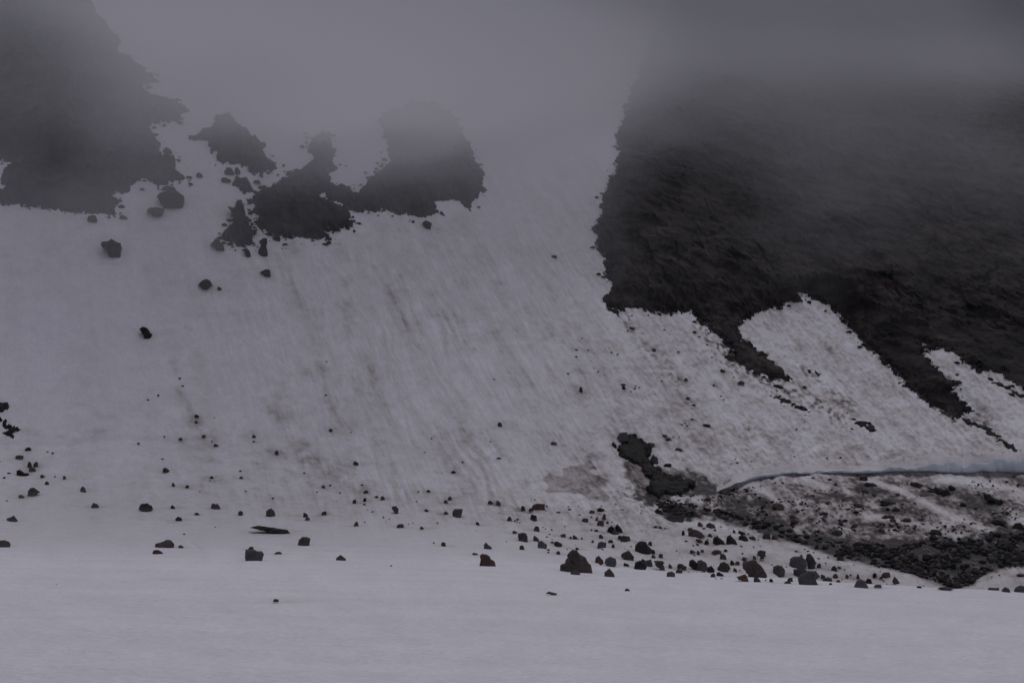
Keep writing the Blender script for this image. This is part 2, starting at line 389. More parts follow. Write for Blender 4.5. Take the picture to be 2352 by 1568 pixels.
def N(nt, kind, **kw):
    n = nt.nodes.new(kind)
    for k, v in kw.items():
        if k in n.inputs.keys():
            n.inputs[k].default_value = v
        else:
            setattr(n, k, v)
    return n

def ramp(nt, stops):
    r = nt.nodes.new("ShaderNodeValToRGB")
    e = r.color_ramp.elements
    e[0].position, e[0].color = stops[0][0], (*stops[0][1], 1)
    e[1].position, e[1].color = stops[-1][0], (*stops[-1][1], 1)
    for p, c in stops[1:-1]:
        x = e.new(p)
        x.color = (*c, 1)
    return r

def snow_material():
    mt, nt, out = new_mat("snow")
    L = nt.links.new
    tc = N(nt, "ShaderNodeTexCoord")
    at = N(nt, "ShaderNodeAttribute", attribute_name="dirt")
    n1 = N(nt, "ShaderNodeTexNoise", Scale=1.3, Detail=6.0, Roughness=0.65)
    L(tc.outputs["Object"], n1.inputs["Vector"])
    mp = N(nt, "ShaderNodeMapRange")
    mp.inputs[1].default_value, mp.inputs[2].default_value = 0.3, 0.7
    mp.inputs[3].default_value, mp.inputs[4].default_value = 0.72, 1.28
    L(n1.outputs[0], mp.inputs[0])
    mul = N(nt, "ShaderNodeMath", operation='MULTIPLY')
    L(at.outputs["Fac"], mul.inputs[0])
    L(mp.outputs[0], mul.inputs[1])
    fl = N(nt, "ShaderNodeAttribute", attribute_name="fall_line")
    sepf = N(nt, "ShaderNodeSeparateXYZ")
    L(fl.outputs["Vector"], sepf.inputs[0])
    cmb = N(nt, "ShaderNodeCombineXYZ")
    L(sepf.outputs[0], cmb.inputs[0])
    L(sepf.outputs[1], cmb.inputs[1])
    nf = N(nt, "ShaderNodeTexNoise", Scale=1.0, Detail=6.0, Roughness=0.72)
    L(cmb.outputs[0], nf.inputs["Vector"])
    mf = N(nt, "ShaderNodeMapRange")
    mf.inputs[1].default_value, mf.inputs[2].default_value = 0.32, 0.72
    mf.inputs[3].default_value, mf.inputs[4].default_value = -0.09, 0.17
    mf.clamp = False
    L(nf.outputs[0], mf.inputs[0])
    mw = N(nt, "ShaderNodeMath", operation='MULTIPLY')
    L(mf.outputs[0], mw.inputs[0])
    L(sepf.outputs[2], mw.inputs[1])
    sm = N(nt, "ShaderNodeMath", operation='ADD')
    sm.use_clamp = True
    L(mul.outputs[0], sm.inputs[0])
    L(mw.outputs[0], sm.inputs[1])
    rp = ramp(nt, [(0.0, (.80, .795, .84)), (0.25, (.63, .605, .615)), (0.5, (.41, .372, .368)), (0.75, (.185, .16, .156)), (1.0, (.035, .031, .030))])
    L(sm.outputs[0], rp.inputs[0])
    n3 = N(nt, "ShaderNodeTexNoise", Scale=7.0, Detail=4.0, Roughness=0.7)
    L(tc.outputs["Object"], n3.inputs["Vector"])
    g3 = N(nt, "ShaderNodeMapRange")
    g3.inputs[1].default_value, g3.inputs[2].default_value = 0.3, 0.7
    g3.inputs[3].default_value, g3.inputs[4].default_value = 0.88, 1.07
    L(n3.outputs[0], g3.inputs[0])
    gm = N(nt, "ShaderNodeHueSaturation")
    L(rp.outputs[0], gm.inputs["Color"])
    L(g3.outputs[0], gm.inputs["Value"])
    b = N(nt, "ShaderNodeBsdfPrincipled", Roughness=0.75)
    b.inputs["Specular IOR Level"].default_value = 0.25
    L(gm.outputs[0], b.inputs["Base Color"])
    n2 = N(nt, "ShaderNodeTexNoise", Scale=3.2, Detail=5.0, Roughness=0.6)
    L(tc.outputs["Object"], n2.inputs["Vector"])
    bp = N(nt, "ShaderNodeBump", Strength=0.7, Distance=0.14)
    hw = N(nt, "ShaderNodeMath", operation='MULTIPLY')
    L(nf.outputs[0], hw.inputs[0])
    L(sepf.outputs[2], hw.inputs[1])
    hs_ = N(nt, "ShaderNodeMath", operation='MULTIPLY_ADD')
    hs_.inputs[1].default_value = -0.7
    L(hw.outputs[0], hs_.inputs[0])
    L(n2.outputs[0], hs_.inputs[2])
    L(hs_.outputs[0], bp.inputs["Height"])
    L(bp.outputs[0], b.inputs["Normal"])
    L(b.outputs[0], out.inputs["Surface"])
    return mt

def rock_material(name, stops, scale=1.5, bump=0.25, rough=0.85, rand=0.35, strata=None):
    mt, nt, out = new_mat(name)
    L = nt.links.new
    tc = N(nt, "ShaderNodeTexCoord")
    vec = tc.outputs["Object"]
    if strata:
        mpn = N(nt, "ShaderNodeMapping")
        mpn.inputs["Rotation"].default_value = strata[0]
        mpn.inputs["Scale"].default_value = strata[1]
        L(vec, mpn.inputs[0])
        vec = mpn.outputs[0]
    n1 = N(nt, "ShaderNodeTexNoise", Scale=scale, Detail=7.0, Roughness=0.62)
    L(vec, n1.inputs["Vector"])
    rp = ramp(nt, stops)
    L(n1.outputs[0], rp.inputs[0])
    oi = N(nt, "ShaderNodeObjectInfo")
    mr = N(nt, "ShaderNodeMapRange")
    mr.inputs[3].default_value, mr.inputs[4].default_value = 1 - rand, 1 + rand
    L(oi.outputs["Random"], mr.inputs[0])
    hs = N(nt, "ShaderNodeHueSaturation")
    L(rp.outputs[0], hs.inputs["Color"])
    L(mr.outputs[0], hs.inputs["Value"])
    b = N(nt, "ShaderNodeBsdfPrincipled", Roughness=rough)
    b.inputs["Specular IOR Level"].default_value = 0.12
    L(hs.outputs[0], b.inputs["Base Color"])
    n2 = N(nt, "ShaderNodeTexNoise", Scale=scale * 3, Detail=6.0, Roughness=0.7)
    L(vec, n2.inputs["Vector"])
    bp = N(nt, "ShaderNodeBump", Strength=0.8, Distance=bump)
    L(n2.outputs[0], bp.inputs["Height"])
    L(bp.outputs[0], b.inputs["Normal"])
    L(b.outputs[0], out.inputs["Surface"])
    return mt

M_SNOW = snow_material()
M_CLIFF = rock_material("cliff_rock", [(0.34, (.009, .008, .008)), (0.5, (.028, .024, .024)), (0.66, (.066, .055, .052))], 0.35, 0.5, strata=((0.3, 0.35, 0), (0.8, 0.8, 1.5)), rand=0.0)
M_OUT = rock_material("outcrop_rock", [(0.3, (.016, .015, .016)), (0.5, (.036, .034, .034)), (0.72, (.085, .078, .076))], 0.5, 0.4, rand=0.1)
M_SCREE = rock_material("wet_scree", [(0.34, (.005, .005, .005)), (0.52, (.015, .014, .0135)), (0.72, (.050, .046, .044))], 1.4, 0.3, rough=0.6, rand=0.0)
STONE = {
    'dark': rock_material("dark_stone", [(0.3, (.045, .041, .041)), (0.7, (.098, .088, .086))], 2.0, 0.06),
    'grey': rock_material("grey_stone", [(0.3, (.058, .060, .065)), (0.7, (.112, .115, .122))], 2.0, 0.06, rand=0.2),
    'brown': rock_material("brown_stone", [(0.3, (.060, .048, .046)), (0.7, (.115, .092, .087))], 2.0, 0.06, rand=0.2),
    'red': rock_material("rust_red_stone", [(0.3, (.072, .043, .041)), (0.7, (.125, .076, .071))], 2.0, 0.06, rand=0.2),
    'black': rock_material("black_stone", [(0.3, (.020, .019, .019)), (0.7, (.045, .041, .040))], 2.0, 0.06),
}
M_ICE = rock_material("blue_grey_ice", [(0.3, (.50, .56, .62)), (0.7, (.66, .71, .75))], 0.9, 0.05, rough=0.35, rand=0.0)

# ------------------------------------------------------------------ mesh helpers
def grid_mesh(name, X, Y, Zv, keep=None, wrap=False):
    nr, na = X.shape
    co = np.stack([X, Y, Zv], -1).reshape(-1, 3)
    idx = np.arange(nr * na).reshape(nr, na)
    if wrap:
        idx2 = np.concatenate([idx, idx[:, :1]], 1)
    else:
        idx2 = idx
    q = np.stack([idx2[:-1, :-1], idx2[:-1, 1:], idx2[1:, 1:], idx2[1:, :-1]], -1).reshape(-1, 4)[:, ::-1]
    if keep is not None:
        k = keep.reshape(-1)
        q = q[k[q].all(1)]
        used = np.zeros(nr * na, bool)
        used[q.reshape(-1)] = True
        remap = np.cumsum(used) - 1
        q = remap[q]
        co = co[used]
    else:
        used = None
    me = bpy.data.meshes.new(name)
    me.vertices.add(len(co))
    me.vertices.foreach_set("co", co.astype(np.float32).reshape(-1))
    me.loops.add(q.size)
    me.loops.foreach_set("vertex_index", q.astype(np.int32).reshape(-1))
    me.polygons.add(len(q))
    me.polygons.foreach_set("loop_start", np.arange(0, q.size, 4, dtype=np.int32))
    me.polygons.foreach_set("use_smooth", np.ones(len(q), bool))
    me.update(calc_edges=True)
    return me, used

def link(name, me, mat, label=None, cat=None, group=None, kind=None, parent=None):
    o = bpy.data.objects.new(name, me)
    if mat is not None and not me.materials:
        me.materials.append(mat)
    COL.objects.link(o)
    if label: o["label"] = label
    if cat: o["category"] = cat
    if group: o["group"] = group
    if kind: o["kind"] = kind
    if parent: o.parent = parent
    return o

# ------------------------------------------------------------------ the snowfield, one sheet
me, _ = grid_mesh("snowfield", GX, GY, ZG, wrap=True)
a = me.attributes.new("dirt", 'FLOAT', 'POINT')  # dirt, later joined by painted contact shade at the stones
a.data.foreach_set("value", DIRT_AND_SHADE.astype(np.float32).reshape(-1))
FW = sst(260, 900, U) * sst(380, 620, V) * face
a = me.attributes.new("fall_line", 'FLOAT_VECTOR', 'POINT')
a.data.foreach_set("vector", np.stack([Q * 0.11, V * 0.022, FW], -1).astype(np.float32).reshape(-1))
SNOW = link("snowfield", me, M_SNOW, "grey summer snowfield rising from the flat foreground into the cloud", kind="structure")

# ------------------------------------------------------------------ rock outcrops: patches of rock standing through the snow
def outcrop(name, poly, mat, label, cat, high, edge, rag, relief, seed, sink=0.10, kind=None, steep=26, rscale=0.35, cut=None, strata=False, high_snow=0):
    s, m = field(sdf, poly, U, V, FAR, 40, -99)
    s = np.where(m, s + rag * fbm(U * 0.055, V * 0.075, 3, seed) * 2.0 + rag * 1.9 * fbm(U * 0.14, V * 0.24, 2, seed + 4), s)
    if cut is not None:
        for c, w in cut:
            d, mm = field(lambda u, v, p: seg_dist(u, v, p)[0], c, U, V, FAR, 30, 999)
            s = np.minimum(s, d - w)
    s = np.where(m & (V < 330), s - high_snow * (1 - sst(90, 330, V)) * (0.8 + 1.6 * fbm(U * 0.012, V * 0.02, 3, seed + 21)), s)
    keep = s > -7
    j, i = np.nonzero(keep)
    j0, j1, i0, i1 = max(j.min() - 1, 0), j.max() + 2, max(i.min() - 1, 0), i.max() + 2
    sl = (slice(j0, j1), slice(i0, i1))
    ss, xx, yy, zz, kk = s[sl], GX[sl], GY[sl], ZG[sl], keep[sl]
    ins = np.clip(ss, 0, None)
    up = high * (1 - np.exp(-ins / steep)) + edge * sst(0, 5, ss)
    def blocks(f, sd):
        a_ = xx * f + 0.9 * fbm(xx * f * 0.6, zz * f * 0.6, 2, sd)
        b_ = (zz + 0.38 * xx) * f * 1.5 + 0.9 * fbm(xx * f * 0.6, zz * f * 0.6, 2, sd + 3)
        ai, bi = np.floor(a_).astype(np.int64), np.floor(b_).astype(np.int64)
        g_ = GRAD[PERM[PERM[ai & 511] + (bi & 511)]]
        tilt = GRAD[PERM[PERM[(ai + 77) & 511] + (bi & 511)]]
        return g_ + 0.8 * tilt * (a_ - ai - 0.5)
    if strata:
        rel = relief * (0.8 * fbm(xx * 0.07, zz * 0.12, 2, seed + 9) + 0.05 * ridged(xx * 0.09, (zz + 0.38 * xx) * 0.55, 3, seed + 13) + 0.15 * blocks(0.25, seed) + 0.11 * blocks(0.6, seed + 5) + 0.07 * blocks(1.4, seed + 8))
    else:
        rel = relief * ridged(xx * rscale + zz * 0.12, zz * rscale * 1.3 - xx * 0.1, 4, seed + 9) + relief * 0.35 * fbm(xx * 1.6, zz * 2.2, 3, seed + 13) + relief * 0.35 * blocks(0.45, seed + 2)
    up = up + rel * sst(0, 30, ss) - sink * sst(0, 4, -ss) * 3
    up = np.where(ss > 3, np.maximum(up, 0.06), up)
    if strata:
        up = np.maximum(up, 0.30 * sst(3, 12, ss))
    # push out toward the valley as well as up, so that the faces are steep
    me, _ = grid_mesh(name, xx, yy - 0.45 * np.clip(up, 0, None) + 0.25 * relief * fbm(zz * 0.8, xx * 0.8, 3, seed + 17) * sst(0, 14, ss), zz + up, kk)
    me.polygons.foreach_set("use_smooth", np.zeros(len(me.polygons), bool))
    return link(name, me, mat, label, cat, kind=kind)

outcrop("rock_cliff", CLIFF, M_CLIFF, "huge dark brown rock cliff right of the snow slope, its top lost in cloud", "cliff", 1.3, 0.12, 5, 1.5, 101, strata=True, steep=70, high_snow=0)
outcrop("rock_outcrop", OUT_LEFT, M_OUT, "largest dark rock outcrop, at the left edge of the slope, fading upward into cloud", "rock outcrop", 1.2, 0.14, 4, 0.8, 121, steep=45, high_snow=0)
outcrop("rock_outcrop", OUT_TWO, M_OUT, "pale fog-veiled rock outcrop above the rubble, between the left outcrop and the two-headed ridge", "rock outcrop", 0.8, 0.25, 4, 0.5, 131)
outcrop("rock_outcrop", OUT_THREE, M_OUT, "dark rock ridge with a narrow upright summit, left of the broad fogged outcrop", "rock outcrop", 1.1, 0.14, 4, 0.7, 141, steep=40)
outcrop("rock_outcrop", OUT_FOUR, M_OUT, "broad fogged rock outcrop near mid slope with a snow bay biting its lower right", "rock outcrop", 1.1, 0.14, 4, 0.7, 151, steep=40)
outcrop("rock_outcrop", OUT_FIVE, M_OUT, "black jagged rock outcrop below the rubble, just left of the narrow-topped ridge", "rock outcrop", 0.9, 0.25, 3, 0.4, 161)
outcrop("rock_outcrop", OUT_SIX, M_OUT, "small grey rock patch in the rubble beneath the pale fog-veiled outcrop", "rock outcrop", 0.5, 0.2, 4, 0.3, 171)
outcrop("rock_outcrop", OUT_EDGE_A, M_OUT, "upper of two black rock ribs cut by the left picture edge", "rock outcrop", 0.4, 0.2, 3, 0.25, 181)
outcrop("rock_outcrop", OUT_EDGE_B, M_OUT, "lower spiky black rock rib near the left picture edge", "rock outcrop", 0.4, 0.2, 3, 0.25, 186)
outcrop("bare_scree", WET, M_SCREE, "wet black bare patch melted out at the foot of the snow face", "scree patch", 0.20, 0.10, 4, 0.14, 191, steep=8, rscale=1.1)
# dark streaks of scree showing through the tongue
streaks = [([(1640, 740), (1665, 785), (1690, 815)], 3), ([(1760, 900), (1800, 920), (1862, 945)], 4), ([(1835, 848), (1885, 862)], 5), ([(1945, 955), (1985, 975), (2012, 990)], 6), ([(1700, 845), (1780, 862)], 9),
           ([(1400, 712), (1420, 722)], 4), ([(2270, 870), (2320, 895), (2352, 915)], 4), ([(2160, 922), (2225, 938)], 7), ([(2200, 958), (2262, 985), (2320, 1025), (2390, 1075)], 7)]
for k, (pl, w) in enumerate(streaks):
    p = np.array(pl, float)
    nrm = np.stack([-(p[-1] - p[0])[1] * np.ones(len(p)), (p[-1] - p[0])[0] * np.ones(len(p))], -1)
    nrm /= np.hypot(*nrm.T)[:, None]
    wid = w * np.sin(np.linspace(0.25, math.pi - 0.25, len(p)))[:, None]
    poly = np.concatenate([p + nrm * wid, (p - nrm * wid)[::-1]])
    names = ["thin dark scree streak hanging below the cliff foot", "long thin scree streak in the middle of the snow tongue", "short scree blotch on the upper left of the snow tongue", "tapered scree streak low on the snow tongue",
             "ragged scree at the lower end of the dark wedge under the cliff", "dark rock chip at the lower left corner of the cliff", "dark streak near the right edge on the far snow tongue", "dark scree blot in the gully between the two snow tongues", "black melt channel between the two snow tongues at the right edge"]
    outcrop("scree_streak", poly, M_SCREE, names[k], "scree patch", 0.06, 0.08, 5, 0.12, 200 + k * 7, steep=6, rscale=1.2)

# ------------------------------------------------------------------ ice ledge: blue-grey broken lip over the dark slot at the foot of the tongue
def ice_ledge():
    us = np.linspace(1646, 2440, 180)
    pc = np.array(CRACK, float)
    vs, fs, mi, dv_ = [], [], [], []
    # back along the slope, fraction down; the first four points are the snow-covered top
    for k, u in enumerate(us):
        v = float(np.interp(u, pc[:, 0], pc[:, 1])) + 4.0 * float(fbm(u * 0.025, 5.0, 4, 431))
        X, Y = (u - 1176) / KPX, -(v - 784) / KPX
        ro = 1e9
        c = np.interp(math.atan2(X, CP), AZ, np.arange(NA))
        i = int(c)
        col = Z0[:, i] + (DZ_STEP[:, i])
        te = (SPi + Y * CP) / math.hypot(X, CP - Y * SPi)
        g = col - R * te
        kk = np.nonzero(g[60:] >= 0)[0]
        kk = [q + 60 for q in kk if R[q + 60] > 86][0]
        r = float(R[kk])
        az = math.atan2(X, CP - Y * SPi)
        t = float(np.interp(u, *LEDGE_T)) * max(0.25, 1 + 0.9 * float(fbm(u * 0.035, 3.0, 3, 401)))
        zf = r * te + t                                    # the foot of the ice is at the crack line, its top t higher
        lip = 0.30 * float(fbm(u * 0.07, 7.0, 3, 411))
        colu = ZG[:, i]
        rz = [float(np.interp(r + b, R, colu)) for b in (1.9, 2.6, 3.4)]
        top = [(3.4, rz[2] - 0.4), (2.6, rz[1] - 0.15), (1.9, rz[0] + 0.03), (0.12, zf)]
        lip2 = 0.25 * float(fbm(u * 0.09, 17.0, 2, 415))
        front = [(0.0, zf - 0.15 * t), (-0.06 + lip, zf - 0.5 * t), (0.02 + lip2, zf - 0.8 * t), (0.16 + lip2, zf - t), (3.4, zf - t + 0.05)]
        for b, z in top + front:
            rr = r + b
            vs.append((rr * math.sin(az), rr * math.cos(az), z))
            dv_.append(min(float(DIRT_AND_SHADE[min(int(np.searchsorted(R, r + 2.2 + 0.7 * b)), NR - 1), i]) + 0.03, 0.6))
    n = 9
    for k in range(len(us) - 1):
        for j in range(n):
            fs.append((k * n + j, k * n + (j + 1) % n, (k + 1) * n + (j + 1) % n, (k + 1) * n + j))
            mi.append(0 if j < 3 else 1)
    fs += [tuple(range(n)), tuple(range((len(us) - 1) * n, len(us) * n))[::-1]]
    mi += [1, 1]
    me = bpy.data.meshes.new("ice_ledge")
    me.from_pydata(vs, [], fs)
    me.materials.append(M_SNOW)
    me.materials.append(M_ICE)
    me.polygons.foreach_set("material_index", mi)
    me.polygons.foreach_set("use_smooth", [True] * len(fs))
    me.update()
    at = me.attributes.new("dirt", 'FLOAT', 'POINT')
    dv2 = np.array(dv_, np.float32).reshape(len(us), n)
    ker = np.ones(9) / 9
    dv2 = np.stack([np.convolve(np.pad(dv2[:, q], 4, mode='edge'), ker, mode='valid') for q in range(n)], 1)
    at.data.foreach_set("value", dv2.astype(np.float32).reshape(-1))
    return link("ice_ledge", me, None, "long blue-grey ice ledge overhanging a dark crack at the foot of the snow tongue", "ice ledge")
ice_ledge()

# ------------------------------------------------------------------ stones
def resample(poly, n):
    p = np.asarray(poly, float)
    q = np.vstack([p, p[:1]])
    L = np.concatenate([[0], np.cumsum(np.hypot(*(q[1:] - q[:-1]).T))])
    t = np.linspace(0, L[-1], n, endpoint=False)
    keep = np.unique(np.concatenate([t, L[:-1]]).round(6))
    return np.stack([np.interp(keep, L, q[:, 0]), np.interp(keep, L, q[:, 1])], -1)

def stone_mesh(name, outline, depth, bury, seed, n=14, jit=0.05):
    """outline (x, z) in metres with z = 0 at the ground; a solid body whose middle section is that outline"""
    rs = np.random.default_rng(seed)
    o = resample(outline, n)
    w = np.ptp(o[:, 0]); h = max(np.ptp(o[:, 1]), 1e-3)
    low = o[:, 1] < 0.14 * h
    o[low, 1] = -bury
    ts = np.array([-1, -0.86, -0.55, -0.15, 0.2, 0.6, 0.9, 1.0])
    vs, m = [], len(o)
    skx, skz = rs.uniform(-.15, .15), rs.uniform(-.12, .12)
    for k, t in enumerate(ts):
        s = max(1 - abs(t) ** 2.4, 0) ** 0.55 * 0.99 + 0.01
        if abs(t) > .99: s = 0.30
        s2 = 1 if abs(t) < .3 else rs.uniform(.93, 1.02)
        for x, z in o:
            jx, jz, jy = rs.normal(0, jit * (0.25 if abs(t) < .3 else 1), 3)
            zz = z if z < 0 else z * s * s2 + skz * h * abs(t) * s * (z > 0)
            vs.append((x * s * s2 + jx * w + skx * w * t * (1 - s), t * depth + jy * depth + 0.25 * depth * z / h, zz + (jz * h if z > 0 else 0)))
    fs = []
    for k in range(len(ts) - 1):
        for j in range(m):
            a, b = k * m + j, k * m + (j + 1) % m
            fs.append((a, b, b + m, a + m))
    fs += [tuple(range(m))[::-1], tuple(range((len(ts) - 1) * m, len(ts) * m))]
    me = bpy.data.meshes.new(name)
    me.from_pydata(vs, [], fs)
    me.update()
    return me

def random_outline(rs):
    k = rs.integers(6, 10)
    a = np.sort(rs.uniform(0, math.pi, k))
    rad = rs.uniform(0.78, 1.08, k)
    e = rs.uniform(0.55, 0.95)
    x = np.sign(np.cos(a)) * np.abs(np.cos(a)) ** e * 0.5 * rad
    z = np.abs(np.sin(a)) ** rs.uniform(0.6, 1.1) * rad
    x += rs.uniform(-.18, .18) * z
    pts = [(0.52, 0.0), *zip(x, z), (-0.52, 0.0)]
    p = np.array(pts)
    p[:, 0] = (p[:, 0] - p[:, 0].min()) / np.ptp(p[:, 0]) - 0.5
    p[:, 1] /= p[:, 1].max()
    return p
rs_ = np.random.default_rng(23)
VAR = {}
for c in STONE:
    VAR[c] = []
base_var = [stone_mesh("stone", random_outline(rs_), 0.42, 0.35, 500 + k, 10) for k in range(20)]
for c, mtl in STONE.items():
    for b in base_var:
        mm = b.copy()
        mm.materials.append(mtl)
        VAR[c].append(mm)
for b in base_var:
    bpy.data.meshes.remove(b)

RF = (400, 1100, .42517); RH = (1200, 900, .5102); RK = (2200, 1100, .38265); RS = (480, 1200, .06823)
COLW = {'dark': 'dark', 'grey': 'grey', 'brown': 'brown', 'red': 'rust-red', 'black': 'black'}
LAND = []           # (u, v, short name) of the stones that others are described by
def hero(region, poly, col, label, short, depth=0.75):
    p = np.array(Z(region, poly))
    vb = p[:, 1].max()
    uc = (p[:, 0].min() + p[:, 0].max()) / 2
    x, y, z, r = cast(uc, vb - 0.6)
    mpu = y / KPX
    ol = np.stack([(p[:, 0] - uc) * mpu, (vb - p[:, 1]) * mpu], -1)
    w, h = np.ptp(ol[:, 0]), np.ptp(ol[:, 1])
    dp = 0.5 * depth * min(w, 1.6 * h + 0.3 * w)
    big = w > 0.6
    nm = "boulder" if big else "stone"
    me = stone_mesh(nm, ol, dp, 0.18 * h + 0.25 * dp, int(abs(uc * 7 + vb * 13)) % 99991, 16)
    me.materials.append(STONE[col])
    o = link(nm, me, None, label, nm, "boulders and stones lying on the snow")
    o.location = (x, y, z)
    LAND.append((uc, vb - np.ptp(p[:, 1]) / 2, short))
    return o

